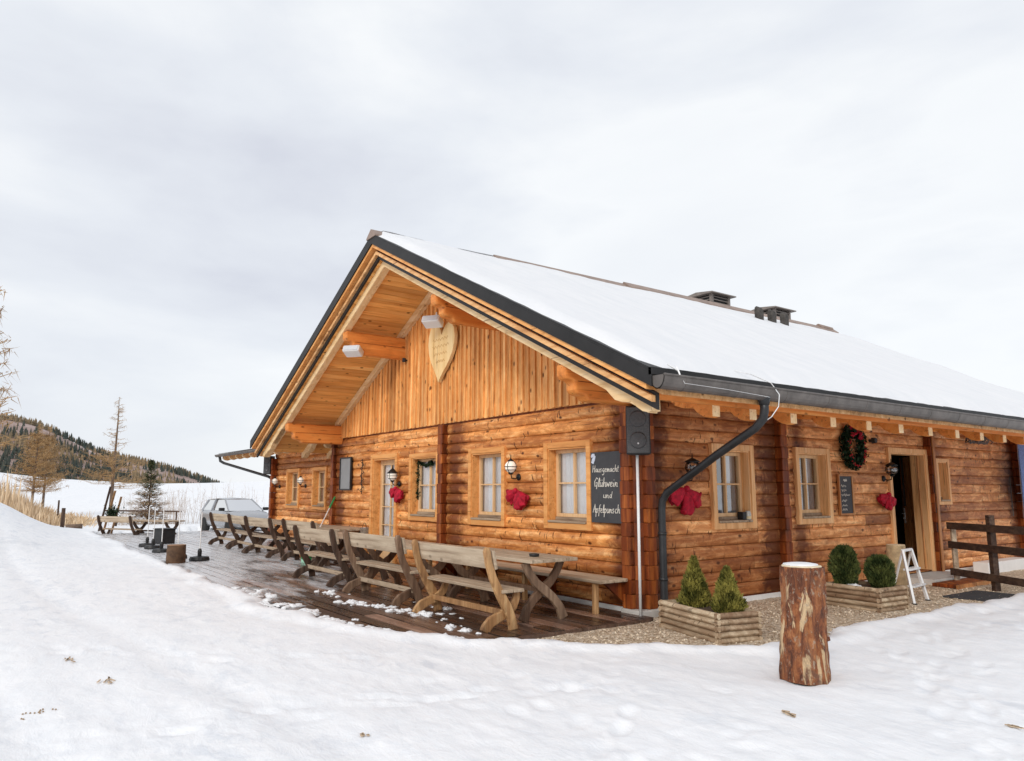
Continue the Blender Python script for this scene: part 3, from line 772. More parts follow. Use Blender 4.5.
# ---------------- windows and doors
def fmap(axis,plane,out):
    if axis==0: return lambda u,dep,z: Vector((u,plane+out*dep,z))
    return lambda u,dep,z: Vector((plane+out*dep,u,z))
def fbox(mb,f,u0,u1,d0,d1,z0,z1):
    vs=[f(u,d_,z) for u in (u0,u1) for d_ in (d0,d1) for z in (z0,z1)]
    mb.add(vs,[(0,1,3,2),(4,6,7,5),(0,4,5,1),(2,3,7,6),(0,2,6,4),(1,5,7,3)])
def window(op,axis,plane,out,trim,glass,cur,grey=False,cas=.095,rec=-.125,label=None):
    u0,u1,z0,z1=op; f=fmap(axis,plane,out)
    mb=MB(); mb.tint=.55
    fbox(mb,f,u0-cas,u0,.0,.085,z0-cas,z1+cas); mb.tint=.7; fbox(mb,f,u1,u1+cas,.0,.085,z0-cas,z1+cas); mb.tint=.4; fbox(mb,f,u0,u1,.0,.080,z1,z1+cas); fbox(mb,f,u0,u1,.0,.080,z0-cas,z0)
    wn=mb.build('window',trim,cabin,bevel=.008)
    # reveal
    mb=MB(); mb.tint=.6; t=.02
    fbox(mb,f,u0+.001,u0+t,rec-.03,.06,z0+.001,z1-.001); fbox(mb,f,u1-t,u1-.001,rec-.03,.06,z0+.001,z1-.001); fbox(mb,f,u0+t,u1-t,rec-.03,.06,z1-t,z1-.001)
    mb.build('reveal',trim,wn)
    mb=MB(); mb.tint=.4; fbox(mb,f,u0+t+.001,u1-t-.001,rec-.03,.095,z0+.001,z0+.035); mb.tint=.1; fbox(mb,f,u0+t+.001,u1-t-.001,rec-.03,rec+.06,z0+.036,z0+.084); mb.build('sill',GREYX,wn,bevel=.005)
    fr=MB(); s=.055; a,b_,c,d_=u0+t,u1-t,z0+.085,z1-t
    fbox(fr,f,a,a+s,rec-.02,rec+.04,c,d_); fbox(fr,f,b_-s,b_,rec-.02,rec+.04,c,d_); fbox(fr,f,a+s,b_-s,rec-.02,rec+.04,d_-s,d_); fbox(fr,f,a+s,b_-s,rec-.02,rec+.04,c,c+s)
    m=(a+b_)/2; fbox(fr,f,m-.016,m+.016,rec-.01,rec+.045,c+s,d_-s); zc=c+(d_-c)*.5; fbox(fr,f,a+s,m-.016,rec-.01,rec+.036,zc-.013,zc+.013); fbox(fr,f,m+.016,b_-s,rec-.01,rec+.036,zc-.013,zc+.013)
    fr.build('sash',SASH,wn,bevel=.004)
    p=MB(); p.add([f(u,rec+.005,z) for u,z in ((a+s,c+s),(b_-s,c+s),(b_-s,d_-s),(a+s,d_-s))],[(0,1,2,3)]); p.build('pane',glass,wn)
    cu=MB(); n=40; 
    for i in range(n+1):
        u=a+(b_-a)*i/n; dd=rec-.045-.008*math.sin(i*1.35)-.005*math.sin(i*.7)
        cu.v+= [tuple(f(u,dd,z0+.05)),tuple(f(u,dd,(z1 if not grey else zc+.02)))]
    cu.t=[.5]*len(cu.v); cu.f=[(2*i,2*i+2,2*i+3,2*i+1) for i in range(n)]
    cu.build('curtain',cur,wn,smooth=True)
    if grey:
        cu=MB()
        for (q0,q1) in ((a,a+.24),(b_-.2,b_)):
            k0=len(cu.v)//2
            for i in range(13):
                u=q0+(q1-q0)*i/12; dd=rec-.10-.014*math.sin(i*1.5); cu.v+=[tuple(f(u,dd,z0+.05)),tuple(f(u,dd,z1))]
            cu.f+=[(2*(k0+i),2*(k0+i)+2,2*(k0+i)+3,2*(k0+i)+1) for i in range(12)]
        cu.t=[.5]*len(cu.v); cu.build('curtain',CURT,wn,smooth=True)
    bk=MB(); fbox(bk,f,u0-.1,u1+.1,rec-.5,rec-.45,z0-.1,z1+.1); bk.build('room_dark',DARKIN,wn)  # dark sheet behind the pane painted as the unlit room
    return wn
for o in FW: window(o,0,P0,-1,TRIMF,GLASS,CURT)
window(SWIN[0],1,Q0,1,TRIMZ,GLASSR,GREYC,True); window(SWIN[1],1,Q0,1,TRIMZ,GLASSR,GREYC,True); window(SWIN[2],1,Q0,1,TRIMZ,GLASSR,GREYC,False,.07)
# little fir garland in the window of the left front bay
def leaves(mb,pts,size,n_per,spread,flat=1.):
    for p in pts:
        for _ in range(n_per):
            c=Vector(p)+Vector((random.gauss(0,spread),random.gauss(0,spread),random.gauss(0,spread*flat)))
            q=Matrix.Rotation(random.uniform(0,6.28),3,'Z')@Matrix.Rotation(random.uniform(0,3.1),3,'X'); s=size*random.uniform(.6,1.4); mb.tint=random.random()
            mb.add([c+q@Vector(v)*s for v in ((-.35,0,0),(.35,0,0),(0,1,0))],[(0,1,2)])
mb=MB()
for i in range(26):
    t=i/25; leaves(mb,[(-6.62+.75*t if t<.8 else -6.05,P0+.08,2.16-.08*math.sin(t*3)) , (-6.6,P0+.08,2.15-.75*t)],.05,12,.022)
tag(mb.build('fir_garland',FIR),'dark fir garland hanging inside the window right of the glass door','garland')
# front glazed door
f=fmap(0,P0,-1); u0,u1,z0,z1=FD
mb=MB(); mb.tint=.6
fbox(mb,f,u0-.10,u0,.0,.09,z0,z1+.1); fbox(mb,f,u1,u1+.10,.0,.09,z0,z1+.1); fbox(mb,f,u0,u1,.0,.085,z1,z1+.1)
fd=mb.build('glazed_door',TRIMF,cabin,bevel=.008)
mb=MB(); mb.tint=.6; fbox(mb,f,u0+.001,u0+.03,-.17,.06,z0,z1); fbox(mb,f,u1-.03,u1-.001,-.17,.06,z0,z1); fbox(mb,f,u0+.03,u1-.03,-.17,.06,z1-.03,z1-.001); mb.build('reveal',TRIMF,fd)
mb=MB(); a,b_,c,d_=u0+.03,u1-.03,z0,z1-.03; s=.11
for A,B,Cc,D in ((a,a+s,c,d_),(b_-s,b_,c,d_),(a+s,b_-s,d_-s,d_),(a+s,b_-s,c,c+.35)): fbox(mb,f,A,B,-.16,-.11,Cc,D)
m=(a+b_)/2; fbox(mb,f,m-.014,m+.014,-.15,-.105,c+.35,d_-s)
for zz in (.82,1.22,1.72): fbox(mb,f,a+s,b_-s,-.15,-.108,zz-.012,zz+.012)
mb.build('door_leaf',SASH,fd,bevel=.004)
mb=MB(); mb.add([f(u,-.13,z) for u,z in ((a+s,c+.35),(b_-s,c+.35),(b_-s,d_-s),(a+s,d_-s))],[(0,1,2,3)]); mb.build('pane',GLASS,fd)
mb=MB(); n=40
for i in range(n+1):
    u=a+(b_-a)*i/n; dd=-.20-.012*math.sin(i*1.3); mb.v+=[tuple(f(u,dd,0.03)),tuple(f(u,dd,z1))]
mb.t=[.5]*len(mb.v); mb.f=[(2*i,2*i+2,2*i+3,2*i+1) for i in range(n)]; mb.build('curtain',CURT,fd,smooth=True)
mb=MB(); fbox(mb,f,b_-s+.03,b_-s+.06,-.11,-.09,.95,1.15); mb.tube([f(b_-s+.045,-.09,1.07),f(b_-s+.045,-.05,1.07),f(b_-s-.07,-.045,1.07)],.009,8); mb.build('door_handle',ALU,fd)
# side door, standing open: dark hall behind, leaf swung inward on the far side
f=fmap(1,Q0,1); u0,u1,z0,z1=SD
mb=MB(); mb.tint=.6
fbox(mb,f,u0-.09,u0,.0,.075,z0-.03,z1+.09); fbox(mb,f,u1,u1+.09,.0,.075,z0-.03,z1+.09); fbox(mb,f,u0,u1,.0,.07,z1,z1+.09)
sd=mb.build('side_door',TRIMZ,cabin,bevel=.008)
mb=MB(); mb.tint=.5; fbox(mb,f,u0+.001,u0+.03,-.22,.05,z0,z1); fbox(mb,f,u1-.03,u1-.001,-.22,.05,z0,z1); fbox(mb,f,u0+.03,u1-.03,-.22,.05,z1-.03,z1-.001); mb.build('reveal',TRIMZ,sd)
# open leaf: hinged at the far jamb, turned outward-in so that its face looks to the camera
hx,hy=Q0-.06,u1-.035; ang=R(28)
D=Vector((math.sin(-ang)*-1*-1,-math.cos(ang),0))   # direction from the hinge along the leaf
ang=R(131); D=Vector((-math.sin(ang),-math.cos(ang),0)); Nn=Vector((math.cos(ang),-math.sin(ang),0))
def lf(u,dep,z): return Vector((hx,hy,0))+D*u+Nn*dep+Vector((0,0,z))
Lw=.85
mb=MB()
for k in range(5):
    mb.tint=random.uniform(.3,.8); fbox(mb,lf,k*Lw/5+.003,(k+1)*Lw/5-.003,-.03,.02,z0+.02,z1-.035)
leaf=mb.build('door_leaf',DOORM,sd,bevel=.004)
mb=MB(); fbox(mb,lf,Lw-.11,Lw-.06,.021,.028,.90,1.22); mb.tube([lf(Lw-.085,.02,1.1),lf(Lw-.085,.075,1.1),lf(Lw-.20,.08,1.1)],.01,8); mb.tube([lf(Lw-.085,.02,1.0),lf(Lw-.085,.05,1.0)],.018,8); mb.build('door_handle',ALU,leaf)
mb=MB(); fbox(mb,f,u0-.3,u1+1.3,-3.2,-3.15,-.02,2.6); fbox(mb,f,u0-.3,u0-.25,-3.2,-.22,-.02,2.6); fbox(mb,f,u1+1.25,u1+1.3,-3.2,-.22,-.02,2.6); fbox(mb,f,u0-.3,u1+1.3,-3.2,-.22,2.5,2.6); fbox(mb,f,u0-.3,u1+1.3,-3.2,-.23,-.05,.02); fbox(mb,f,u0+.001,u1-.001,-.23,-.0,-.05,.02)
mb.build('hallway',DARKIN,sd)
mb=MB(); mb.tint=.2; fbox(mb,f,u0+.04,u0+.62,-1.2,-1.15,.03,1.02); GREYB=plain('grey_counter',(.13,.12,.115),.6,0,.1,5); mb.build('hall_counter',GREYB,sd)

# ---------------- annex to the left with its own eave
AY=1.0; AX0,AX1=-18.1,-10.86
AWIN=[(-16.72,-15.72,1.12,2.18),(-14.42,-13.50,1.12,2.18)]
log_wall('annex_wall',AX0,AX1,16,AWIN,0,AY,-1,.05,LOGX)
core('annex_core',AX0+.05,AX1,3.02,AWIN,0,AY+.012,AY+.2,ENDS)
ends('log_ends',AX0+.1,AY,[(0,-1)],14,.2,.18); ends('log_ends',AX0+.05,AY+.1,[(-1,0)],14,.2,.18)
mb=MB(); mb.tint=.4; mb.box(AX0,AX0+.2,AY+.2,9,0,2.75); mb.box(AX0,AX1,8.8,9.,0,2.75); mb.build('annex_rear_wall',LOGY,cabin)
for o in AWIN: window(o,0,AY,-1,TRIMF,GLASSR,GREYC)
EXL=-21.7; EY=.02
mb=MB(); mb.prism([(EY,2.86),(EY,2.93),(4.8,3.78),(4.8,3.70)],lambda a,b_:Vector((EXL,a,b_)),lambda a,b_:Vector((-11.0,a,b_)))
mb.prism([(9.6,2.86),(9.6,2.93),(4.8,3.78),(4.8,3.70)],lambda a,b_:Vector((EXL,a,b_)),lambda a,b_:Vector((-11.0,a,b_))); mb.build('annex_roof',BOARDY,cabin)
mb=MB(); mb.prism([(EY-.02,2.935),(EY-.02,2.95),(4.8,3.80),(4.8,3.785)],lambda a,b_:Vector((EXL-.03,a,b_)),lambda a,b_:Vector((-11.0,a,b_))); mb.build('annex_roof_sheet',METAL,cabin)
x=EXL+.35
while x<-11.0:
    mb=MB(); mb.tint=random.uniform(.4,.9)
    mb.prism([(EY+.03,2.86),(EY+.03,2.76),(EY+.09,2.70),(EY+.2,2.68),(EY+.30,2.72),(EY+.38,2.80),(1.2,2.93),(1.2,3.07)],lambda a,b_:Vector((x,a,b_)),lambda a,b_:Vector((x+.13,a,b_))); mb.build('rafter_tail',RAFTX,cabin); x+=.82
mb=MB(); pts=[]
for k in range(9):
    a=math.pi+math.pi*k/8; pts.append((EY-.09+.08*math.cos(a),2.90+.09*math.sin(a)))
mb.prism(pts,lambda a,b_:Vector((EXL,a,b_)),lambda a,b_:Vector((-11.0,a,b_))); mb.build('annex_gutter',GUT,cabin)
mb=MB(); mb.tube([(-21.3,EY-.09,2.84),(-21.3,EY-.05,2.66),(-21.1,.05,2.58),(-18.5,.88,2.06),(-18.25,.94,1.95),(-18.25,.94,0.)],.05,10); mb.build('annex_downpipe',PIPE,cabin,smooth=True)

# ------------------------------------------------------------------ fittings on the walls
def lantern(loc,rz,label,kind):
    """local frame: wall plane x=0, +x points away from the wall"""
    t=thing('wall_lantern',label,'lantern',loc,rz,'wall lanterns')
    a=MB(); a.lathe([(.055,0),(.06,.01),(.05,.025),(.02,.035)],16,(0,0,0),Matrix.Rotation(R(90),3,'Y')); 
    a.tube([(.02,0,0),(.08,0,-.03),(.15,0,-.02),(.17,0,.05)],.010,8); a.build('bracket',IRON,t,smooth=True)
    c=Vector((.17,0,.17))
    g=MB(); n=10; g.lathe([(.012,-.10)]+[(.10*math.cos(math.pi*(k/n-.5)),.10*math.sin(math.pi*(k/n-.5))) for k in range(1,n)]+[(.012,.10)],18,c); g.build('globe',GLOBE if kind!='clear' else GLASSR,t,smooth=True)
    k=MB()
    for z,rr in ((.0,.108),(-.055,.09)): k.tube([c+Vector((rr*math.cos(q*.3142),rr*math.sin(q*.3142),z)) for q in range(21)],.006,6)
    for q in range(4):
        aa=q*math.pi/2+.4; k.tube([c+Vector((.106*math.cos(aa)*math.cos(p),.106*math.sin(aa)*math.cos(p),.106*math.sin(p))) for p in [(-1.4+.28*i) for i in range(11)]],.005,6)
    k.lathe([(.05,-.115),(.035,-.10),(.03,-.13)],12,c)
    if kind=='bell': k.lathe([(.13,.055),(.09,.085),(.05,.13),(.015,.16),(.008,.22)],18,c)
    else: k.lathe([(.045,.09),(.05,.10),(.02,.125),(.008,.14),(.006,.20)],14,c)
    if kind=='clear': k.lathe([(.12,.07),(.08,.10),(.02,.13)],14,c); k.lathe([(.03,-.05),(.03,.03)],8,c)
    k.build('cage',IRON,t,smooth=True); return t
lantern((-7.20,P0-.05,1.72),R(-90),'bell capped wall lantern above the red bow beside the glass door','bell')
lantern((-2.86,P0-.05,1.80),R(-90),'round globe lantern with black bands between the two right front windows','globe')
lantern((Q0+.03,1.06,1.74),0,'round caged lantern partly behind the slanting downpipe','clear')
lantern((Q0+.03,6.62,1.80),0,'clear lantern with dark cap left of the open side door','clear')
lantern((-15.1,AY-.05,1.72),R(-90),'small wall lantern between the two annex windows','globe')
lantern((-17.5,AY-.05,1.72),R(-90),'small wall lantern left of the annex windows near the corner','globe')
def bow(loc,rz,label,s=1.,seed=1):
    t=thing('red_bow',label,'bow',loc,rz,'red gathered bows on the lanterns'); rnd=random.Random(seed)
    def lobe(th,L,w1,name,ph):
        m=MB(); n1,n2=28,12; D_=Vector((0,math.sin(th),math.cos(th))); S_=Vector((0,math.cos(th),-math.sin(th)))
        for j in range(n2+1):
            q=j/n2; wd=(.018+(w1-.018)*q**.75)*(1 if q<.86 else math.sqrt(max(.0,1-((q-.86)/.145)**2))*.75+.25)
            tk=.022+.045*math.sin(math.pi*min(1,q*.9))
            for i in range(n1):
                a=2*math.pi*i/n1; fl=1+.22*math.sin(a*4+ph)*q+.16*math.sin(a*7+ph*2+q*3)*q
                rag=.035*noise.noise(Vector((math.cos(a)*2,math.sin(a)*2,ph)))*q
                p=D_*(L*q+rag-.05*q*abs(math.cos(a))**2*(q>.8))+S_*(math.cos(a)*wd*fl)+Vector((.065+math.sin(a)*tk*fl+.02*noise.noise(Vector((a,q*5,ph))),0,0))
                m.v.append(tuple(p))
        m.t=[.5]*len(m.v); m.f=[(j*n1+i,j*n1+(i+1)%n1,(j+1)*n1+(i+1)%n1,(j+1)*n1+i) for j in range(n2) for i in range(n1)]+[tuple(n2*n1+i for i in range(n1))]
        return m.build(name,RED,t,smooth=True)
    k0=(seed%3-1)*9; lobe(R(122+k0),.31*s,.135*s,'loop',seed); lobe(R(236+k0),.30*s,.13*s,'loop',seed+2.3); lobe(R(178-k0),.31*s,.12*s,'tail',seed+4.1)
    k=MB(); k.lathe([(.01,-.045),(.04,-.03),(.05,0),(.035,.035),(.01,.05)],12,(.10,0,.0)); k.build('knot',RED,t,smooth=True); return t
bow((-7.15,P0-.07,1.62),R(-90),'red gathered bow beside the frame of the glass door',1.0,2)
bow((-2.80,P0-.07,1.57),R(-90),'red gathered bow under the globe lantern between two front windows',1.05,5)
bow((Q0+.05,.98,1.60),0,'large red gathered bow below the slanting downpipe',1.22,8)
bow((Q0+.05,6.55,1.50),0,'red gathered bow hanging at the left post of the open side door',.95,11)
# chalkboards
ST={'a':[[(.8,.9),(.4,1),(.1,.6),(.2,.1),(.5,.1),(.8,.9),(.8,.2),(1,0)]],'b':[[(.1,2),(.1,0),(.6,.1),(.8,.6),(.5,1),(.1,.8)]],
'c':[[(.8,.85),(.45,1),(.1,.5),(.4,0),(.9,.15)]],'d':[[(.8,.9),(.4,1),(.1,.5),(.4,0),(.8,.6),(.85,2),(.8,.2),(1,0)]],
'e':[[(.1,.5),(.7,.6),(.6,1),(.2,.9),(.1,.3),(.4,0),(.9,.2)]],'f':[[(.7,1.9),(.4,1.8),(.3,1),(.2,-.8)],[(0,1),(.7,1)]],
'g':[[(.8,.9),(.4,1),(.1,.5),(.4,.1),(.8,.6),(.8,-.6),(.4,-.9),(.1,-.6)]],'h':[[(.15,2),(.1,0),(.3,.8),(.6,1),(.75,.7),(.75,0),(1,.1)]],
'i':[[(.1,.9),(.15,.1),(.4,0)],[(.1,1.4),(.15,1.5)]],'l':[[(.1,.1),(.4,1.4),(.25,2),(.1,1.5),(.2,0),(.5,.1)]],
'm':[[(.1,1),(.1,0),(.3,.9),(.5,.8),(.5,0),(.7,.9),(.95,.8),(1,0),(1.2,.1)]],'n':[[(.1,1),(.1,0),(.35,.9),(.7,.8),(.7,0),(.95,.1)]],
'p':[[(.1,1),(.1,-1),(.1,.7),(.5,1),(.8,.6),(.5,0),(.1,.2)]],'s':[[(.7,.9),(.3,1),(.2,.7),(.6,.35),(.5,0),(.1,.1)]],
't':[[(.3,1.7),(.25,.1),(.6,0)],[(0,1.1),(.6,1.15)]],'u':[[(.1,1),(.1,.2),(.4,0),(.75,.4),(.75,1),(.75,.1),(1,0)]],'w':[[(.1,1),(.2,0),(.5,.8),(.75,0),(1,1)]],
'ü':[[(.1,1),(.1,.2),(.4,0),(.75,.4),(.75,1),(.75,.1),(1,0)],[(.2,1.4),(.25,1.5)],[(.6,1.4),(.65,1.5)]],
'H':[[(.1,2),(.1,0)],[(1.0,2.),(1.0,0)],[(.0,1.),(1.1,1.)],[(.05,1.04),(1.05,1.04)]],'G':[[(1.1,1.7),(.6,2),(.1,1.2),(.3,.1),(.9,.2),(1.,.9),(.6,.9)],[(1.,.9),(.9,-.5)]],
'A':[[(0,0),(.6,2),(1.,0)],[(.1,.8),(1.1,.9)]]}
WD={'m':1.35,'w':1.15,'i':.5,'l':.55,'f':.75,'t':.7,'H':1.35,'G':1.35,'A':1.2}
def write(mb,f,text,u,z,h,dep,dirn=1,wob=.06,rad=.0042,maxw=None):
    tw=sum(WD.get(c,1.05) for c in text)*h*.62; k=1 if maxw is None else min(1,maxw/tw); x=u; rnd=random.Random(text)
    for ch in text:
        for st in ST.get(ch,[]):
            pts=[]
            for i in range(len(st)-1):
                for q in range(3):
                    a=st[i][0]+(st[i+1][0]-st[i][0])*q/3; b_=st[i][1]+(st[i+1][1]-st[i][1])*q/3; pts.append((a,b_))
            pts.append(st[-1]); 
            mb.tube([f(x+dirn*(a+b_*.16)*h*.62*k+0*rnd.random(),dep,z+b_*h*.5+(rnd.uniform(-1,1)*wob*h*.2)) for a,b_ in pts],rad,5)
        x+=dirn*WD.get(ch,1.05)*h*.62*k
f=fmap(0,P0,-1)
t=thing('chalkboard','tall dark chalkboard with four lines of white handwriting at the cabin corner','chalkboard',(0,0,0))
mb=MB(); fbox(mb,f,-1.0,-.36,.085,.105,1.12,2.13); mb.build('board',SLATE,t,bevel=.003)
mb=MB(); write(mb,f,'Hausgemacht',-.96,1.84,.10,.108,maxw=.55); write(mb,f,'Glühwein',-.93,1.63,.13,.108,maxw=.50,rad=.0052); write(mb,f,'und',-.74,1.47,.095,.108,maxw=.2); write(mb,f,'Apfelpunsch',-.96,1.26,.12,.108,maxw=.56,rad=.0048)
mb.build('chalk_writing',CHALK,t)
mb=MB(); PALE=plain('pale_blue_paint',(.62,.68,.80),.8,0,.15,30)
mb.ribbon([(-.96,1.97),(-.93,2.03),(-.90,2.08)],[.05,.06,.03],lambda a,b_:f(a,.106,b_),lambda a,b_:f(a,.110,b_)); mb.ribbon([(-.98,2.06),(-.95,2.09),(-.91,2.10)],[.03,.05,.02],lambda a,b_:f(a,.106,b_),lambda a,b_:f(a,.110,b_))
mb.build('corner_drawing',PALE,t)
t=thing('chalkboard','narrow dark chalkboard with wooden frame hanging left of the open side door','chalkboard')
f2=fmap(1,Q0,1)
mb=MB(); fbox(mb,f2,5.05,5.44,.05,.07,1.18,1.83); mb.build('board',SLATE,t)
mb=MB(); mb.tint=.3
for A in ((5.02,5.05,1.15,1.86),(5.44,5.47,1.15,1.86),(5.05,5.44,1.83,1.86),(5.05,5.44,1.15,1.18)): fbox(mb,f2,A[0],A[1],.045,.085,A[2],A[3])
mb.build('frame',DOORM,t)
mb=MB(); rnd=random.Random(4)
for k,z in enumerate((1.66,1.58,1.50,1.40,1.32,1.25)):
    mb.tube([f2(5.10+i*.014+.0,.073,z+.018*math.sin(i*1.7+k)+rnd.uniform(-.008,.008)) for i in range(rnd.choice((12,17,20)))],.004,5)
mb.tube([f2(5.18+i*.02,.073,1.755+.02*math.sin(i*2.)) for i in range(6)],.011,5)
mb.build('chalk_writing',CHALK,t)
t=thing('grey_board','board with dark rim left of the glass door, blanked by a painted grey reflection','board')
mb=MB(); fbox(mb,f,-10.28,-9.68,.08,.10,1.62,2.36); mb.build('panel',SLATEG,t)
mb=MB()
for A in ((-10.31,-10.28,1.59,2.39),(-9.68,-9.65,1.59,2.39),(-10.28,-9.68,2.36,2.39),(-10.28,-9.68,1.59,1.62)): fbox(mb,f,A[0],A[1],.075,.12,A[2],A[3])
mb.build('frame',BLACK,t)
mb=MB()
for k in range(9):
    z=1.55+k*.085; s=1 if k%2 else -1
    mb.tube([f(-9.05+s*.10*math.sin(q*.5)*(1-q*.03),.09,z+q*.011) for q in range(8)],.008,5)
mb.tube([f(-9.05+.02*math.sin(q),.09,1.5+q*.09) for q in range(10)],.010,5)
tag(mb.build('wrought_ornament',IRON),'dark wrought metal vine ornament left of the glass door','ornament')
# heart sign
t=thing('heart_sign','large pale wooden heart hanging high on the gable boards','sign')
half=[(0,.28),(.05,.40),(.13,.50),(.24,.55),(.36,.52),(.45,.42),(.50,.27),(.50,.10),(.45,-.08),(.36,-.24),(.25,-.38),(.14,-.50),(.05,-.62),(0,-.70)]
pts=half+[(-a,b_) for a,b_ in half[-2:0:-1]]
HX,HZ=-5.33,4.36; HR=R(-6)
hp=[(HX+1.02*(a*math.cos(HR)-b_*math.sin(HR)),HZ+.95*(a*math.sin(HR)+b_*math.cos(HR))) for a,b_ in pts]
mb=MB(); nh=len(hp)
cen=(HX,HZ-.05)
mb.v=[(cen[0],P0-.17,cen[1])]+[(a,P0-.17,b_) for a,b_ in hp]+[(a,P0-.10,b_) for a,b_ in hp]; mb.t=[.5]*len(mb.v)
mb.f=[(0,1+i,1+(i+1)%nh) for i in range(nh)]+[(1+i,1+nh+i,1+nh+(i+1)%nh,1+(i+1)%nh) for i in range(nh)]
mb.build('heart',LIGHTW,t)
mb=MB(); CARVE=plain('carved_line',(.52,.30,.11),.8,0,.1,20)
for k,(z,w_) in enumerate(((4.56,.30),(4.42,.32),(4.27,.26),(4.12,.17))):
    mb.tube([(HX-w_+2*w_*i/18,P0-.172,z+.03*math.sin(i*1.9+k)) for i in range(19)],.004,5)
mb.build('carving',CARVE,t)
# floodlights
def flood(loc,rz,label):
    t=thing('floodlight',label,'floodlight',loc,rz,'white floodlights under the gable'); t.scale=(1.45,)*3
    mb=MB(); mb.box(-.13,.13,-.09,.09,-.05,.05,Matrix.Rotation(R(-25),4,'X')); mb.build('housing',WHITE,t,bevel=.02)
    mb=MB(); mb.tube([(0,.06,.0),(0,.12,.08),(0,.12,.16)],.012,6); mb.build('arm',ALU,t)
    mb=MB(); mb.box(-.11,.11,-.096,-.09,-.04,.035,Matrix.Rotation(R(-25),4,'X')); mb.build('lens',plain('lens_grey',(.6,.62,.65),.2,0,.05,4),t); return t
flood((-5.22,P0-.42,4.86),R(35),'white floodlight above the wooden heart')
flood((-7.05,-1.12,4.46),R(40),'white floodlight under the left middle purlin')
mb=MB(); mb.tube([(-6.98,P0-.12,4.34),(-6.98,P0-.12,4.42)],.04,8); mb.tube([(-6.98,P0-.12,4.38),(-6.98,P0-.02,4.38)],.02,6)
tag(mb.build('wall_sensor',BLACK),'small dark sensor under the left middle purlin','sensor')
mb=MB(); mb.tube([(Q0+.09,6.22,2.50),(Q0+.16,6.22,2.50)],[.06,.05],10); mb.tube([(Q0+.03,6.22,2.5),(Q0+.1,6.22,2.5)],.03,8)
tag(mb.build('wall_sensor',BLACK),'black round sensor between the wreath and the side door','sensor')
# corner speaker and white pole
def speaker(loc,rz,label,s=1.):
    t=thing('loudspeaker',label,'loudspeaker',loc,rz)
    mb=MB(); mb.prism([(-.155,-.10),(.155,-.10),(.11,.16),(-.11,.16)],lambda a,b_:Vector((a*s,b_*s,-.31*s)),lambda a,b_:Vector((a*s,b_*s,.31*s))); mb.build('cabinet',BLACK,t,bevel=.015)
    mb=MB(); mb.box(-.14*s,.14*s,-.112*s,-.101*s,-.29*s,.29*s); mb.build('grille',plain('speaker_grille',(.085,.087,.09),.55,.2,.3,60),t,bevel=.008)
    for z in (.14,-.13):
        mb=MB(); mb.lathe([(.10*s,0),(.105*s,.006*s),(.09*s,.010*s),(.03*s,.004*s),(.012*s,.006*s)],24,(0,-.112*s,z*s),Matrix.Rotation(R(90),3,'X')); mb.build('driver',plain('speaker_cone',(.075,.075,.078),.5,.1,.2,30),t,smooth=True)
    mb=MB(); mb.lathe([(.012*s,0),(.010*s,.004)],10,(.0,-.122*s,-.17*s),Matrix.Rotation(R(90),3,'X')); mb.build('badge',ALU,t)
    return t
speaker((.10,-.06,2.38),R(40),'dark loudspeaker mounted at the near cabin corner above the white pole',1.06)
mb=MB(); mb.tube([(.06,-.06,2.05),(.045,-.055,-.10)],.019,10); mb.lathe([(.035,0),(.035,.02)],10,(.045,-.055,-.10)); tag(mb.build('white_pole',WHITE,smooth=True),'thin white pole standing at the near cabin corner','pole')
speaker((-18.2,.78,2.44),R(30),'dark loudspeaker on the far corner of the annex')
# wreath
t=thing('wreath','dark fir wreath with red berries and red bow near the side door','wreath',(Q0+.10,5.48,2.33),0)
t.scale=(1.15,)*3
mb=MB(); bb=MB(); rnd=random.Random(3)
for i in range(64):
    a=2*math.pi*i/64; leaves(mb,[(.03,.22*math.sin(a),.27*math.cos(a))],.06,34,.034)
mb.build('fir_ring',FIR,t)
for i in range(60):
    a=rnd.uniform(.5,5.8); rr=rnd.uniform(.9,1.12)
    c=Vector((.08+rnd.uniform(0,.03),.22*rr*math.sin(a),.27*rr*math.cos(a))); bb.lathe([(.003,-.012),(.012,-.006),(.012,.006),(.003,.012)],7,c)
bb.build('berries',BERRY,t,smooth=True)
mb=MB()
for s in (-1,1):
    for i in range(13):
        for j in range(7):
            a=i/12*math.pi; L=.17*(j/6); mb.v.append((.09+.04*math.sin(a*3)+.03*math.sin(j),s*(.02+L*(.55+.35*math.sin(a))),.26+L*math.cos(a)*.75))
    o_=(s>0)*91; mb.f+=[(o_+i*7+j,o_+(i+1)*7+j,o_+(i+1)*7+j+1,o_+i*7+j+1) for i in range(12) for j in range(6)]
mb.t=[.5]*len(mb.v); mb.build('ribbon_bow',RED,t,smooth=True)
# jar on the sill of the side window
t=thing('glass_jar','small glass jar candle on the sill of the near side window','jar',(Q0+.02,2.52,1.125))
mb=MB(); mb.lathe([(.045,0),(.05,.02),(.05,.10),(.035,.125),(.04,.14)],14); mb.build('glass',plain('jar_glass',(.55,.55,.5),.15,0,.3,30),t,smooth=True)
mb=MB(); mb.lathe([(.052,.02),(.052,.06)],14); mb.build('jar_label',plain('cream_paper',(.75,.6,.35),.7,0,.2,20),t)
mb=MB(); mb.box(Q0-.06,Q0+.05,2.36,2.45,1.13,1.25); tag(mb.build('dark_box',BLACK,bevel=.01),'small black box beside the glass jar on the window sill','box')
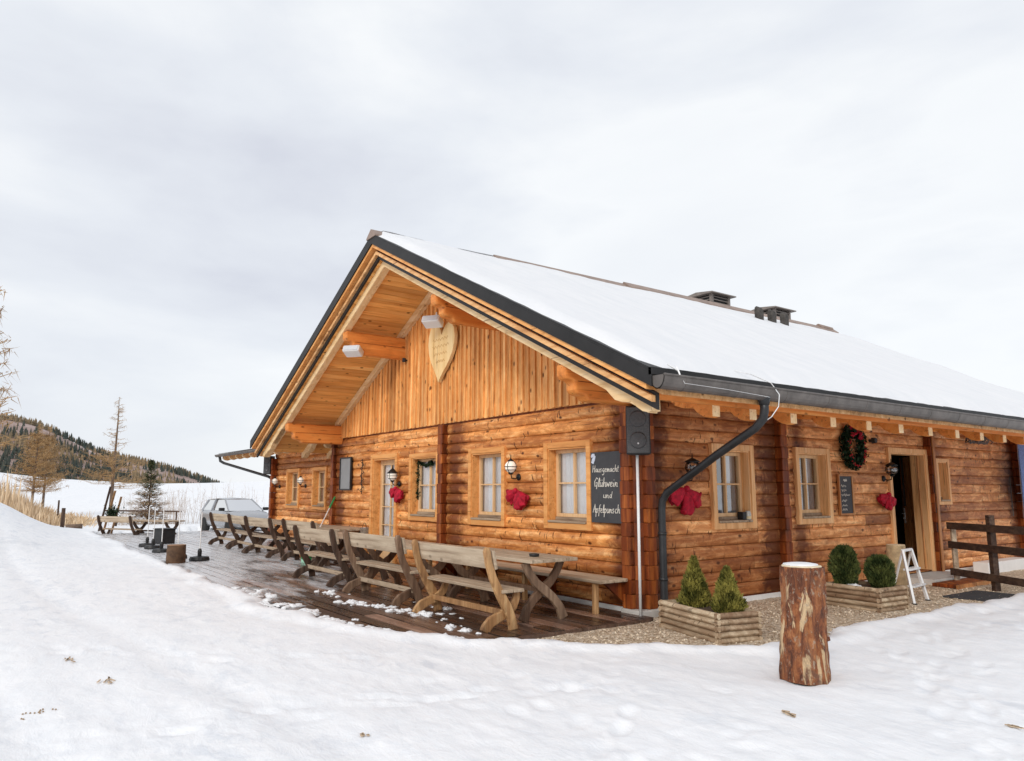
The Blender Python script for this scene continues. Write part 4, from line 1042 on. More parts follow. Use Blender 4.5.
# blue banner at the far end
t=thing('banner','blue printed banner at the far right end of the side wall','banner')
mb=MB(); mb.box(.30,.315,11.75,12.7,1.15,2.62); mb.build('cloth',BLUE,t)
mb=MB(); mb.tube([(.31,12.75,-.1),(.31,12.75,2.7)],.02,8); mb.build('post',ALU,t)
mb=MB(); mb.tube([(Q0+.06,12.2,1.0+.1*i) for i in range(10)],.012,6); tag(mb.build('wall_cable',GUT),'thin grey pipe running up the far end of the side wall','pipe')
# coiled net under the eave
mb=MB(); rnd=random.Random(9)
for k in range(14):
    mb.tube([(Q0+.25+.08*math.sin(i+k),9.9+.12*k/2+.12*math.cos(i*.9+k),2.66+.08*math.sin(i*1.3+k*2)) for i in range(9)],.012,5)
tag(mb.build('cable_bundle',GUT),'tangled grey cable bundle tucked under the side eave','cable')

# ------------------------------------------------------------------ deck furniture
def X_leg_bench(mb,x,th=.055,flip=1):
    pass
def make_bench(legmat,label):
    t=thing('picnic_bench',label,'bench',(0,0,0),0,'benches with crossed legs on the deck')
    # y- = outside (back rest), y+ = table side
    for x in (-.93,.93):
        A=lambda a,b_,x=x:Vector((x-.03,a,b_)); B=lambda a,b_,x=x:Vector((x+.03,a,b_))
        m=MB(); m.tint=random.random(); m.ribbon([(-.235,1.0),(-.235,.95),(-.205,.80),(-.15,.64),(-.06,.46),(.045,.29),(.11,.16),(.14,.06),(.145,0)],[.05,.085,.085,.095,.11,.125,.11,.115,.12],A,B); m.build('leg',legmat,t,bevel=.012)
        A=lambda a,b_,x=x:Vector((x-.027,a,b_)); B=lambda a,b_,x=x:Vector((x+.027,a,b_))
        m=MB(); m.tint=random.random(); s_=.058 if x<0 else -.058
        A=lambda a,b_,x=x,s_=s_:Vector((x+s_-.027,a,b_)); B=lambda a,b_,x=x,s_=s_:Vector((x+s_+.027,a,b_))
        m.ribbon([(.24,.46),(.235,.38),(.19,.27),(.09,.19),(-.03,.155),(-.14,.11),(-.20,.05),(-.225,0)],[.08,.095,.10,.11,.12,.13,.13,.13],A,B); m.build('leg',legmat,t,bevel=.012)
    m=MB(); m.tint=.7; m.box(-.99,.99,-.045,.115,.445,.485); m.tint=.55; m.box(-.99,.99,.125,.275,.445,.487); m.build('seat',GREYX,t,bevel=.008)
    m=MB(); m.tint=.85
    M_=Matrix.Translation((0,-.135,.845))@Matrix.Rotation(R(11),4,'X'); m.box(-.965,.965,-.02,.02,-.115,.115,M_); m.build('backrest',GREYX,t,bevel=.008)
    m=MB(); m.tint=.4; m.box(-.9,.9,.02,.06,.17,.24); m.build('stretcher',WARM if legmat is WARM else GREYX,t,bevel=.005)
    return t
DZ=-.055
MIXL=wood('table_leg_brown',(.06,.032,.020),(.17,.10,.062),(.33,.215,.14),2,.7,.3,.3,.4,12,stainc=(.035,.02,.013))
NB='near bench'
bw=make_bench(WARM,'weathered bench with warm brown crossed legs nearest the cabin corner'); bw.location=(-1.04,-2.12,DZ); bw.scale=(.95,1,.97)
def setr(o,rz): o.rotation_euler=(0,0,rz)
setr(bw,R(0))
bm_=make_bench(MIXL,'x'); bm_.location=(-3.44,-2.08,DZ)
bm_['label']=('weathered bench with brown crossed legs, second from the cabin corner')
bd=make_bench(DARKL,'weathered bench with blackish crossed legs, third from the cabin corner'); bd.location=(-6.0,-2.02,DZ); bd.scale=(.97,1,.98)
dup(bd,(-9.5,-1.05,DZ),R(1),'bench with grey back board beside the left end of the cabin front wall')
dup(bd,(-12.15,-1.15,DZ),R(2),'dark legged bench, third from the car in the far row on the deck')
dup(bd,(-13.95,-1.15,DZ),R(-2),'dark legged bench, second from the car in the far row on the deck')
dup(bd,(-16.15,-1.05,DZ),R(2),'dark legged bench at the far end of the row, in front of the silver car')
def make_table(legmat,label):
    t=thing('picnic_table',label,'table',(0,0,0),0,'tables with crossed legs on the deck')
    m=MB(); 
    for i in range(4):
        m.tint=random.uniform(.4,.9); m.box(-1.2+random.uniform(-.01,.01),1.2+random.uniform(-.01,.01),-.38+i*.192,-.38+i*.192+.186,.735,.78)
    m.build('tabletop',GREYX,t,bevel=.008)
    for x in (-.85,.95):
        for s in (-1,1):
            A=lambda a,b_,x=x,s=s:Vector((x+s*.03-.03,a*s,b_)); B=lambda a,b_,x=x,s=s:Vector((x+s*.03+.03,a*s,b_))
            m=MB(); m.tint=random.random(); m.ribbon([(-.32,.735),(-.25,.60),(-.14,.47),(0,.37),(.13,.27),(.24,.15),(.30,0)],[.10,.10,.11,.12,.11,.11,.14],A,B); m.build('leg',legmat,t,bevel=.012)
    m=MB(); m.tint=.3; m.box(-.85,.95,-.03,.03,.34,.40); m.build('stretcher',legmat,t)
    return t
tb=make_table(MIXL,'picnic table with crossed brown legs nearest the cabin corner'); tb.location=(-1.42,-1.27,DZ)
dup(tb,(-3.95,-1.42,DZ),R(-1),'picnic table, second from the cabin corner, behind the brown legged bench')
td=make_table(DARKL,'picnic table with dark legs in front of the glass door'); td.location=(-6.6,-1.25,DZ)
dup(td,(-9.9,-.25,DZ),R(1),'picnic table at the left end of the cabin front wall')
dup(td,(-12.6,-.30,DZ),R(1),'picnic table in front of the near annex window')
dup(td,(-15.6,-.25,DZ),R(1),'picnic table in front of the far annex window')
# bench fixed along the wall
t=thing('wall_bench','long plank bench on posts under the two right front windows','bench')
mb=MB(); 
for i in range(2): mb.tint=.5+.2*i; mb.box(-5.1,-.22,-.50+i*.25,-.50+i*.25+.24,.355,.40)
mb.build('seat',GREYX,t,bevel=.01)
for x in (-.42,-2.0,-3.6,-4.9):
    mb=MB(); mb.tint=.8; mb.box(x-.035,x+.035,-.46,-.39,DZ,.355); mb.build('leg',WARM,t,bevel=.01)
    mb=MB(); mb.tint=.2; mb.prism([(P0-.06,.35),(-.36,.35),(P0-.06,.0)],lambda a,b_:Vector((x+.06,a,b_)),lambda a,b_:Vector((x+.11,a,b_))); mb.build('bracket',ENDS,t)
# things on the tables
t=thing('ashtray','black round ashtray on the near picnic table','ashtray',(-.62,-1.3,.727)); mb=MB(); mb.lathe([(.06,0),(.07,.035),(.055,.035),(.045,.012)],16); mb.build('dish',BLACK,t,smooth=True)
t=thing('metal_bucket','small shiny metal bucket on the table in front of the glass door','bucket',(-5.85,-1.3,.727)); mb=MB(); mb.lathe([(.06,0),(.085,.16),(.088,.165),(.08,.16),(.055,.01)],16); mb.build('pail',plain('steel',(.55,.55,.56),.25,.9,.1,8),t,smooth=True)
mb=MB(); mb.tube([(.085*math.cos(a),0,.16+.09*math.sin(a)) for a in [math.pi*i/10 for i in range(11)]],.005,5); mb.build('handle',IRON,t)
# broom
t=thing('broom','green and white broom leaning at the left end of the front wall','broom')
P1,P2=Vector((-10.35,-.05,1.42)),Vector((-9.6,-1.0,.12))
mb=MB(); mb.tube([P1,P1.lerp(P2,.2)],.024,8); mb.build('grip',GREENP,t)
mb=MB(); mb.tube([P1.lerp(P2,.2),P2],.014,8); mb.build('handle',ALU,t)
mb=MB(); mb.box(P2.x-.2,P2.x+.2,P2.y-.05,P2.y+.05,.02,.14); mb.build('head',GREENP,t)
mb=MB(); mb.box(P2.x-.2,P2.x+.2,P2.y-.045,P2.y+.045,DZ,.02); mb.build('bristles',plain('pale_green_bristle',(.35,.62,.45),.8,0,.2,40),t)

# ------------------------------------------------------------------ planters, shrubs, stump
def planter(loc,rz,L,W_,H_,label):
    t=thing('planter_box',label,'planter',loc,rz,'half-log planter boxes')
    n=5; h=H_/n
    for nm,fn,ln in (('front',lambda a,dep,z:Vector((a,-W_/2-dep,z)),L),('back',lambda a,dep,z:Vector((a,W_/2+dep,z)),L),('left',lambda a,dep,z:Vector((-L/2-dep,a,z)),W_),('right',lambda a,dep,z:Vector((L/2+dep,a,z)),W_)):
        m=MB()
        for k in range(n):
            m.tint=min(1,max(0,random.gauss(.55,.25)))
            pr=[(-.02,.02*h/.1)]+[(.028*math.sin(math.pi*q/6),h*(.03+.94*q/6)) for q in range(7)]+[(-.02,h*.98)]
            a0,a1=-ln/2-(.03 if nm in('left','right') else .028),ln/2+(.03 if nm in('left','right') else .028)
            m.prism(pr,lambda d_,z,k=k:fn(a0,d_,k*h+z),lambda d_,z,k=k:fn(a1,d_,k*h+z))
        m.build('slat_side',PLANT,t)
    m=MB(); m.box(-L/2,L/2,-W_/2,W_/2,H_-.06,H_-.05); m.build('soil',plain('soil',(.09,.06,.04),.95,0,.4,20,.5),t)
    return t
def planter_axes(A,B):  # long side from A to B
    d=Vector(B)-Vector(A); return math.atan2(d.y,d.x)
# near planter: front-left (0.77,-.48) front-right (1.86,-.45) back-right (1.76,.16)
GZ0=-.115
planter((1.18,-.08,GZ0),R(-14),1.12,.56,.34,'long weathered slatted planter with two pointed shrubs near the cabin corner')
planter((1.17,3.42,GZ0),R(-4),.86,.66,.34,'weathered slatted planter with two dark round shrubs near the ladder')
def shrub(loc,h,r,shape,mat,label,cat='shrub',name='shrub',n=5200,ls=.03,seed=0):
    t=thing(name,label,cat,loc,random.uniform(0,6)); rnd=random.Random(seed); m=MB(); 
    def rad(z):
        u=z/h
        if shape=='cone': return r*max(.02,(1-u)**.8)*(1 if u>.12 else .75+2*u)
        return r*math.sqrt(max(.01,1-((u-.46)/.56)**2))
    def lob(a,z): return 1+.30*noise.noise(Vector((math.cos(a)*1.6,math.sin(a)*1.6,z*6+seed)))+.24*noise.noise(Vector((math.cos(a)*6,math.sin(a)*6,z*16+seed)))
    for i in range(n):
        z=h*rnd.random()**(1.25 if shape=='cone' else 1); a=rnd.uniform(0,6.283); q=rad(z)*lob(a,z)*(1-.5*rnd.random()**2.2)
        c=Vector((q*math.cos(a),q*math.sin(a),z)); m.tint=min(1,max(0,.45+.9*noise.noise(c*9+Vector((seed,0,0)))+rnd.uniform(-.3,.3)))
        up=Vector((math.cos(a)*rnd.uniform(.2,1),math.sin(a)*rnd.uniform(.2,1),rnd.uniform(.3,1.4))).normalized(); sd_=up.cross(Vector((rnd.uniform(-1,1),rnd.uniform(-1,1),rnd.uniform(-1,1)))).normalized(); s=ls*rnd.uniform(.6,1.5)
        m.add([c-sd_*s*.32,c+sd_*s*.32,c+up*s*1.3],[(0,1,2)])
    m.build('foliage',mat,t)
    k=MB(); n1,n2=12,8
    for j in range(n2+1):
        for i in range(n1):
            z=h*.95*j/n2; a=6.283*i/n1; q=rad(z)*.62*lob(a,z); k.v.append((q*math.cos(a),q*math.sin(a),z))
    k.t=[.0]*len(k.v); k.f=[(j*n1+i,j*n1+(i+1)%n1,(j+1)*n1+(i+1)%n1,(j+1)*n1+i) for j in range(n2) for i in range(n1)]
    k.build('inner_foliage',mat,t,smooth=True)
    s_=MB(); s_.tube([(0,0,-.12),(0,0,h*.6)],[.018,.008],6); s_.build('stem',TRUNK,t); return t
PZ=GZ0+.28
shrub((.90,.03,PZ),.58,.20,'cone',THUJA,'taller pointed yellow green conifer, left one in the near planter',seed=1)
shrub((1.42,.0,PZ),.50,.20,'cone',THUJA,'shorter pointed yellow green conifer, right one in the near planter',seed=2)
shrub((.95,3.30,PZ),.58,.185,'ball',BOX,'dark round boxwood, left one in the far planter',seed=3,n=7000)
shrub((1.38,3.50,PZ),.46,.175,'ball',BOX,'dark round boxwood beside the white ladder',seed=4,n=7000)
mb=MB(); lump(mb,1.12,3.25,PZ+.02,.10,3,.5); tag(mb.build('snow_heap',SNOWC,smooth=True),'small snow heap between the two round boxwoods','snow')
# big log stump in the foreground
t=thing('log_stump','tall upright log with peeling red brown bark standing in the foreground snow','stump',(3.13,-1.09,-.10))
mb=MB(); n1,n2=48,40; H_=.99
for j in range(n2+1):
    z=H_*j/n2
    for i in range(n1):
        a=6.283*i/n1; q=.178+.035*(1-j/n2)**2+.012*noise.noise(Vector((math.cos(a)*1.5,math.sin(a)*1.5,z*2)))+.026*noise.noise(Vector((math.cos(a)*3.4,math.sin(a)*3.4,z*1.6)))+.020*noise.noise(Vector((math.cos(a)*8,math.sin(a)*8,z*5)))+.008*noise.noise(Vector((math.cos(a)*11,math.sin(a)*11,z*14)))
        mb.v.append((q*math.cos(a)-.015*(1-z),q*math.sin(a)-.0*z,z))
mb.t=[.5]*len(mb.v); mb.f=[(j*n1+i,j*n1+(i+1)%n1,(j+1)*n1+(i+1)%n1,(j+1)*n1+i) for j in range(n2) for i in range(n1)]
mb.build('bark',BARK,t,smooth=True)
m,nt,b=newmat('sawn_top'); v=coords(nt); w_=N(nt,'ShaderNodeTexWave',wave_type='RINGS',rings_direction='Z'); w_.inputs['Scale'].default_value=14; w_.inputs['Distortion'].default_value=2; w_.inputs['Detail'].default_value=3; nt.links.new(v,w_.inputs['Vector'])
nt.links.new(ramp(nt,[(.2,(.55,.40,.24)),(.8,(.80,.68,.48))],w_.outputs['Fac']),b.inputs['Base Color']); b.inputs['Roughness'].default_value=.8; SAWN=m
mb=MB(); mb.lathe([(.172,0),(.174,.008),(.165,.014)],40,(0,0,H_-.004)); mb.build('sawn_top',SAWN,t)
mb=MB(); mb.lathe([(.155,0),(.15,.012),(.10,.02),(.01,.024)],28,(-.01,.0,H_+.009)); mb.build('snow_dusting',SNOWC,t,smooth=True)
mb=MB(); mb.tube([(.13,.09,.36),(.168,.118,.365)],[.03,.018],8); mb.build('knot_stub',BARK,t)
# stump post behind far planter
t=thing('log_block','short upright log block between the round boxwood and the side door','stump',(.93,4.86,GZ0))
mb=MB(); mb.lathe([(.15,0),(.145,.3),(.14,.82)],24); mb.build('bark',plain('pale_bark',(.42,.30,.17),.9,0,.4,9,.6),t,smooth=True)
mb=MB(); mb.lathe([(.138,0),(.138,.01)],24,(0,0,.821)); mb.build('sawn_top',SAWN,t)
# step ladder
t=thing('step_ladder','small white two step ladder leaning beside the far planter','ladder')
zb=-.11; A0,B0=Vector((1.50,4.18,zb)),Vector((1.42,4.76,zb)); A1,B1=Vector((1.26,4.42,.66)),Vector((1.20,4.80,.66))
mb=MB(); 
for a,b_ in ((A0,A1),(B0,B1)): mb.bar(a,b_,.035,.05)
mb.bar(A1,B1,.05,.04); mb.build('front_frame',ALU,t,bevel=.006)
mb=MB(); 
C0,D0=Vector((.98,4.5,zb)),Vector((.92,4.95,zb))
for a,b_ in ((C0,A1),(D0,B1)): mb.bar(a,b_,.025,.025)
mb.build('rear_frame',ALU,t)
for q in (.33,.64):
    mb=MB(); mb.bar(A0.lerp(A1,q),B0.lerp(B1,q),.11,.03); mb.build('step',ALU,t,bevel=.004)
for p in (A0,B0):
    mb=MB(); mb.box(p.x-.03,p.x+.03,p.y-.025,p.y+.025,zb-.005,zb+.03); mb.build('rubber_foot',BLACK,t)
# door step, mat, kerb slab
mb=MB(); mb.box(-.12,.62,6.75,8.5,-.13,.00); tag(mb.build('door_slab',CONC,bevel=.01),'flat concrete slab at the foot of the side door','slab')
t=thing('door_step','reddish wooden step in front of the side door','step')
mb=MB(); mb.tint=.4; 
for i in range(3): mb.tint=random.random(); mb.box(.65+i*.13,.77+i*.13,6.55,8.0,-.09,-.03)
mb.build('tread',ENDS,t,bevel=.005)
mb=MB(); mb.tint=.7; mb.box(1.04,1.07,6.56,7.99,-.11,-.035); mb.build('riser',DOORM,t)
mb=MB(); mb.box(1.35,2.05,5.35,6.55,-.102,-.082); tag(mb.build('door_mat',RUBBER,bevel=.005),'dark rubber mat on the gravel in front of the side door','mat')
mb=MB(); mb.box(.05,.35,9.6,11.6,-.12,.12); tag(mb.build('white_block',WHITE,bevel=.01),'long white block on the ground behind the dark fence','block')
# dark fence at the right
t=thing('rail_fence','dark wooden rail fence with three rails right of the side door','fence')
FA=Vector((.72,7.35,-.12)); FD_=Vector((.855,-.52,0)).normalized()
for q,h,w_ in ((0,1.10,.05),(.98,1.28,.10),(2.6,1.28,.10)):
    p=FA+FD_*q; mb=MB(); mb.tint=.6; mb.bar(p,p+Vector((0,0,h)),w_ if q else .09,w_,up=FD_); mb.build('post',FENCEM if q else GREYX,t,bevel=.006)
for z in (1.06,.72,.24):
    mb=MB(); mb.tint=random.random(); off=Vector((-FD_.y,FD_.x,0))*-.07
    mb.bar(FA+FD_*-.05+off+Vector((0,0,z)),FA+FD_*2.9+off+Vector((0,0,z)),.035,.125); mb.build('rail',FENCEM,t,bevel=.006)

# ------------------------------------------------------------------ far end of the deck
def marker(x,y,label,top=1.18):
    t=thing('marker_pole',label,'pole',(x,y,-.055),random.uniform(0,3),'white poles on black rubber feet')
    m=MB(); m.lathe([(.22,0),(.23,.03),(.21,.09),(.05,.11)],16); m.build('foot',BLACK,t)
    m=MB(); m.lathe([(.045,.10),(.05,.22),(.03,.28)],10); m.build('socket',BLACK,t)
    m=MB(); m.tube([(0,0,.25),(0,0,top)],.012,8); m.build('pole',WHITE,t); return t
marker(-17.2,-3.02,'white pole on black foot, farthest of the row on the deck'); marker(-16.2,-3.04,'white pole on black foot, second farthest of the row on the deck'); marker(-14.7,-3.1,'white pole on black foot, in the middle of the row on the deck')
marker(-12.5,-3.15,'white pole just behind the brown log stump on the deck',1.15); marker(-11.6,-2.85,'white pole on black foot right of the brown log stump',1.12)
t=thing('log_stump','brown log stump standing at the snowy edge of the deck','stump',(-11.35,-3.42,-.1))
m=MB(); m.lathe([(.20,-.1),(.21,.1),(.20,.44)],24); m.build('bark',plain('brown_bark',(.10,.055,.03),.85,0,.5,6,.6),t,smooth=True)
m=MB(); m.lathe([(.198,0),(.198,.01)],24,(0,0,.441)); m.build('sawn_top',plain('wet_top',(.30,.17,.09),.7,0,.3,7),t)
t=thing('black_crate','black square crate standing on the deck behind the white poles','crate',(-18.3,-2.35,-.055),R(15))
m=MB(); m.box(-.27,.27,-.22,.22,0,.44); m.build('body',BLACK,t,bevel=.02); m=MB(); m.box(-.29,.29,-.24,.24,.44,.47); m.build('lid',BLACK,t,bevel=.01)
# bench and table out in the snow
dup(bd,(-24.6,-2.75,snowz(-24.6,-2.75)-.02),R(28),'lone snowy bench out in the snow beyond the deck')
dup(td,(-24.3,-1.55,snowz(-24.3,-1.55)-.02),R(28),'lone picnic table out in the snow beyond the deck')
mb=MB(); leaves(mb,[(-25.3,-2.9,.72)],.07,700,.11); tag(mb.build('fir_bundle',FIR),'dark round bundle of fir twigs on the lone snowy bench','bundle')
for i,(x,y,c_) in enumerate(((-26.1,-3.05,LARCH),(-25.9,-2.85,LARCH),(-26.3,-3.2,DARKL))):
    z=snowz(x,y); mb=MB(); mb.tint=.5; mb.bar((x,y,z),(x+.35,y+.25,z+1.55+.1*i),.09,.02); tag(mb.build('old_ski',(WARM,WARM,DARKL)[i]),('orange brown old ski leaning by the lone bench, front one','orange brown old ski leaning by the lone bench, rear one','dark thin ski leaning left of the lone bench')[i],'ski',group='old skis leaning by the lone bench')
# posts and rails by the grass
def post(x,y,h,r,label):
    z=snowz(x,y); m=MB(); m.tint=.4; m.tube([(x,y,z-.1),(x+.02,y,z+h)],[r,r*.85],8); return tag(m.build('fence_post',DARKL,smooth=True),label,'post',group='posts by the dry grass')
post(-27.5,-4.35,.75,.08,'dark wooden post standing in the snow before the dry grass'); post(-32.5,-1.75,.85,.05,'thin dark post behind the dry grass'); post(-38,-3.7,1.3,.05,'slim post at the right end of the dry grass')
t=thing('low_rail','low horizontal wooden rail between the dry grass and the lone bench','rail'); z=snowz(-32,-1.5)
m=MB(); m.bar((-33,-2.2,z+.72),(-31.5,.9,z+.66),.05,.07); m.build('rail',DARKL,t); m=MB(); m.bar((-31.6,.7,z-.1),(-31.6,.7,z+.7),.06,.06); m.build('post',DARKL,t)
mb=MB(); z=snowz(-29,-4.0); mb.tube([(-29,-4.1,z+.03),(-28.9,-3.5,z+.05)],.10,9); tag(mb.build('cut_log',TRUNK,smooth=True),'short cut log lying in the snow beside the dark post','log')

# ------------------------------------------------------------------ car
t=thing('parked_car','silver estate car parked beyond the far end of the deck','car',(-26.0,1.95,-.20),R(7))
PAINT=plain('silver_paint',(.42,.43,.45),.25,.6,.04,3); CARB=BLACK
# local: +x forward ; length 4.3, width 1.76, height 1.46
st=[ # x, half width, z_low, z_belt, z_top(roof or bonnet), half width at top
(-2.15,.72,.38,.72,.78,.66),(-2.05,.82,.26,.86,.94,.74),(-1.6,.87,.22,.92,.98,.78),(-.9,.88,.22,.93,.97,.80),(0,.88,.22,.92,.96,.80),(.75,.88,.22,.90,.95,.80),(1.3,.87,.22,.86,.93,.76),(1.8,.83,.24,.76,.82,.68),(2.08,.74,.30,.62,.68,.58),(2.16,.62,.36,.52,.56,.5)]
m=MB()
for (x,hw,zl,zb_,zt,ht) in st:
    m.v+=[(x,-hw*.9,zl),(x,-hw,zl+.12),(x,-hw,(zl+zb_)/2+.05),(x,-hw*.96,zb_),(x,-ht,zt),(x,0,zt+.03),(x,ht,zt),(x,hw*.96,zb_),(x,hw,(zl+zb_)/2+.05),(x,hw,zl+.12),(x,hw*.9,zl)]
m.t=[.5]*len(m.v); n=11
m.f=[(i*n+k,(i+1)*n+k,(i+1)*n+k+1,i*n+k+1) for i in range(len(st)-1) for k in range(n-1)]+[tuple(range(n)),tuple(range((len(st)-1)*n+n-1,(len(st)-1)*n-1,-1))]+[(i*n,i*n+n-1,(i+1)*n+n-1,(i+1)*n) for i in range(len(st)-1)]
body=m.build('body',PAINT,t,smooth=True); sm=body.modifiers.new('s','SUBSURF'); sm.levels=1; sm.render_levels=1
m=MB() # roof + pillars
rf=[(-1.95,1.05,.62),(-1.65,1.40,.56),(-.6,1.46,.58),(.15,1.42,.57)]
for (x,z,h) in rf: m.v+=[(x,-h,z),(x,0,z+.03),(x,h,z),(x,h,z-.04),(x,-h,z-.04)]
m.t=[.5]*20; m.f=[(i*5+k,(i+1)*5+k,(i+1)*5+(k+1)%5,i*5+(k+1)%5) for i in range(3) for k in range(5)]+[(0,1,2,3,4),(19,18,17,16,15)]
for s in (-1,1):
    m.bar((.15,s*.57,1.42),(1.0,s*.74,.94),.05,.05); m.bar((-.75,s*.60,1.42),(-.70,s*.80,.94),.06,.06); m.bar((-1.65,s*.57,1.38),(-1.9,s*.74,.92),.10,.07)
m.build('roof',PAINT,t)
m=MB(); m.add([(.17,-.55,1.41),(.17,.55,1.41),(1.02,.72,.95),(1.02,-.72,.95)],[(0,1,2,3)]); m.build('windscreen',GLASSC,t)
m=MB(); 
for s in (-1,1): m.add([(.13,s*.575,1.40),(.98,s*.745,.95),(-1.85,s*.75,.95),(-1.62,s*.575,1.38)],[(0,1,2,3)])
m.build('side_windows',GLASSC,t)
m=MB(); m.add([(-1.67,-.53,1.38),(-1.67,.53,1.38),(-2.0,.68,.95),(-2.0,-.68,.95)],[(0,1,2,3)]); m.build('rear_window',GLASSC,t)
m=MB(); m.box(-1.75,.6,-.55,.55,.6,.93); m.build('cabin_interior',DARKIN,t)
for x in (-1.32,1.36):
    for s in (-1,1):
        m=MB(); m.lathe([(.20,-.10),(.31,-.10),(.325,-.06),(.325,.06),(.31,.10),(.20,.10)],24,(x,s*.80,.325),Matrix.Rotation(R(90),3,'X')); wh=m.build('wheel',plain('tyre',(.02,.02,.02),.8),t,smooth=True)
        m=MB(); m.lathe([(.19,-.06),(.2,.0),(.19,.06)],20,(x,s*.835,.325),Matrix.Rotation(R(90),3,'X')); m.build('rim',ALU,wh)
for s in (-1,1):
    m=MB(); m.box(1.88,2.06,s*.62-.14,s*.62+.14,.58,.72); m.build('headlight',plain('lamp_glass',(.75,.78,.8),.1,.3,.05,5),t,bevel=.03)
    m=MB(); m.box(.70,.86,s*.95-.11,s*.95+.11,.95,1.08); m.build('mirror',BLACK,t,bevel=.03)
m=MB(); m.box(2.05,2.15,-.45,.45,.42,.56); m.build('grille',BLACK,t,bevel=.01)

# ------------------------------------------------------------------ vegetation far away
def conifer(name,x,y,h,w_,label,brown=True,seed=0):
    z0=snowz(x,y); t=thing(name,label,'tree',(x,y,z0)); rnd=random.Random(seed)
    g_=MB(); br=MB()
    for i in range(5200):
        u=rnd.random()**1.35; a=rnd.uniform(0,6.28); lay=.75+.35*math.sin(u*42); q=w_*(1-u)*lay*rnd.random()**.55+.03
        c=Vector((q*math.cos(a),q*math.sin(a),h*(.08+.92*u)-.25*q)); s=.24*rnd.uniform(.5,1.2)*(1-.5*u)
        up=Vector((math.cos(a),math.sin(a),rnd.uniform(-.3,.5))).normalized(); sd_=up.cross(Vector((rnd.uniform(-.3,.3),rnd.uniform(-.3,.3),1))).normalized()
        mm=br if (brown and rnd.random()>sig((u-.55)*16)) else g_; mm.tint=rnd.random(); mm.add([c-sd_*s*.22,c+sd_*s*.22,c+up*s*1.3],[(0,1,2)])
    g_.build('crown',SPRUCE,t)
    if brown: br.build('lower_branches',BROWNN,t)
    s_=MB(); s_.tube([(0,0,-.2),(0,0,h)],[.07,.01],7); s_.build('trunk',TRUNK,t)
def larch(x,y,h,w_,label,dense=1.,seed=0,crown0=.25,full=.8,mat=LARCH,z0=None,bx=.0):
    z0=snowz(x,y) if z0 is None else z0; t=thing('larch_tree',label,'tree',(x,y,z0),0,'bare larches beyond the deck'); rnd=random.Random(seed)
    s_=MB(); s_.tint=.3; s_.tube([(0,0,-.3),(.05,0,h*.4),(.02,.03,h*.8),(0,0,h)],[.016*h,.011*h,.005*h,.01],8); s_.build('trunk',TRUNK,t,smooth=True)
    b_=MB(); tw=MB(); nb=int(h*11*dense)
    for i in range(nb):
        u=crown0+(1-crown0)*(i/nb); a=rnd.uniform(0,6.28); L=w_*(1-(u-crown0)/(1-crown0))**.75*rnd.uniform(.55,1.1)+.12
        if u>full:
                L*=.55
                if rnd.random()<.45: continue
        d_=Vector((math.cos(a),math.sin(a),rnd.uniform(-.12,.25))); p=Vector((0,0,h*u)); pts=[p,p+d_*L*.5+Vector((0,0,-.03*L)),p+d_*L+Vector((0,0,.12*L))]
        b_.tint=rnd.random(); b_.tube(pts,[.022,.013,.005],4,False)
        for k in range(int((22 if u<full else 5)*dense)):
            q=rnd.uniform(.15,1.); c=pts[0].lerp(pts[2],q)+Vector((rnd.gauss(0,.05),rnd.gauss(0,.05),rnd.gauss(0,.04)))
            e=c+Vector((rnd.gauss(0,.13),rnd.gauss(0,.13),rnd.uniform(-.32,.14)))*(.55+.07*h)
            sd_=(e-c).cross(Vector((rnd.random(),rnd.random(),rnd.random()))).normalized()*.012; tw.tint=rnd.random(); tw.add([c-sd_,c+sd_,e],[(0,1,2)])
    b_.build('branches',mat,t); tw.build('twigs',mat,t)
def at(px_dirx,px_diry,r): return CX+px_dirx*r,CY+px_diry*r
def dirpx(px):
    v=F*739.128+Vector((math.cos(YA),math.sin(YA),0))*(px-512); v.z=0; v=v+Vector((0,0,0)); 
    # row near the horizon
    U=Vector((math.cos(YA),math.sin(YA),0)).cross(F); w3=F*739.128+Vector((math.cos(YA),math.sin(YA),0))*(px-512)-U*(491-380.5); return w3.x/math.hypot(w3.x,w3.y),w3.y/math.hypot(w3.x,w3.y)
spots=[(33,58,6.0,1.9,'orange brown bare larch, leftmost of the pair behind the grass',1.9,1,.26),(44,60,6.0,2.0,'orange brown bare larch, right one of the pair behind the grass',1.9,2,.26),(112,56,8.0,2.6,'tall bare larch with thin straight trunk behind the lone bench',1.5,3,.24)]
for (px_,r_,h,w_,lab,dn,sd_,c0) in spots:
    dx_,dy_=dirpx(px_); x,y=at(dx_,dy_,r_); larch(x,y,h,w_,lab,dn,sd_,c0,.50 if px_==112 else .9)
dx_,dy_=dirpx(-34); x,y=at(dx_,dy_,22); larch(x,y,6.6,1.15,'bare tree at the left edge of the view',1.0,5,.30,.95,z0=snowz(x,y))
dx_,dy_=dirpx(150); x,y=at(dx_,dy_,46); conifer('spruce_tree',x,y,3.5,1.5,'small spruce with green tip and brown lower branches',True,4)
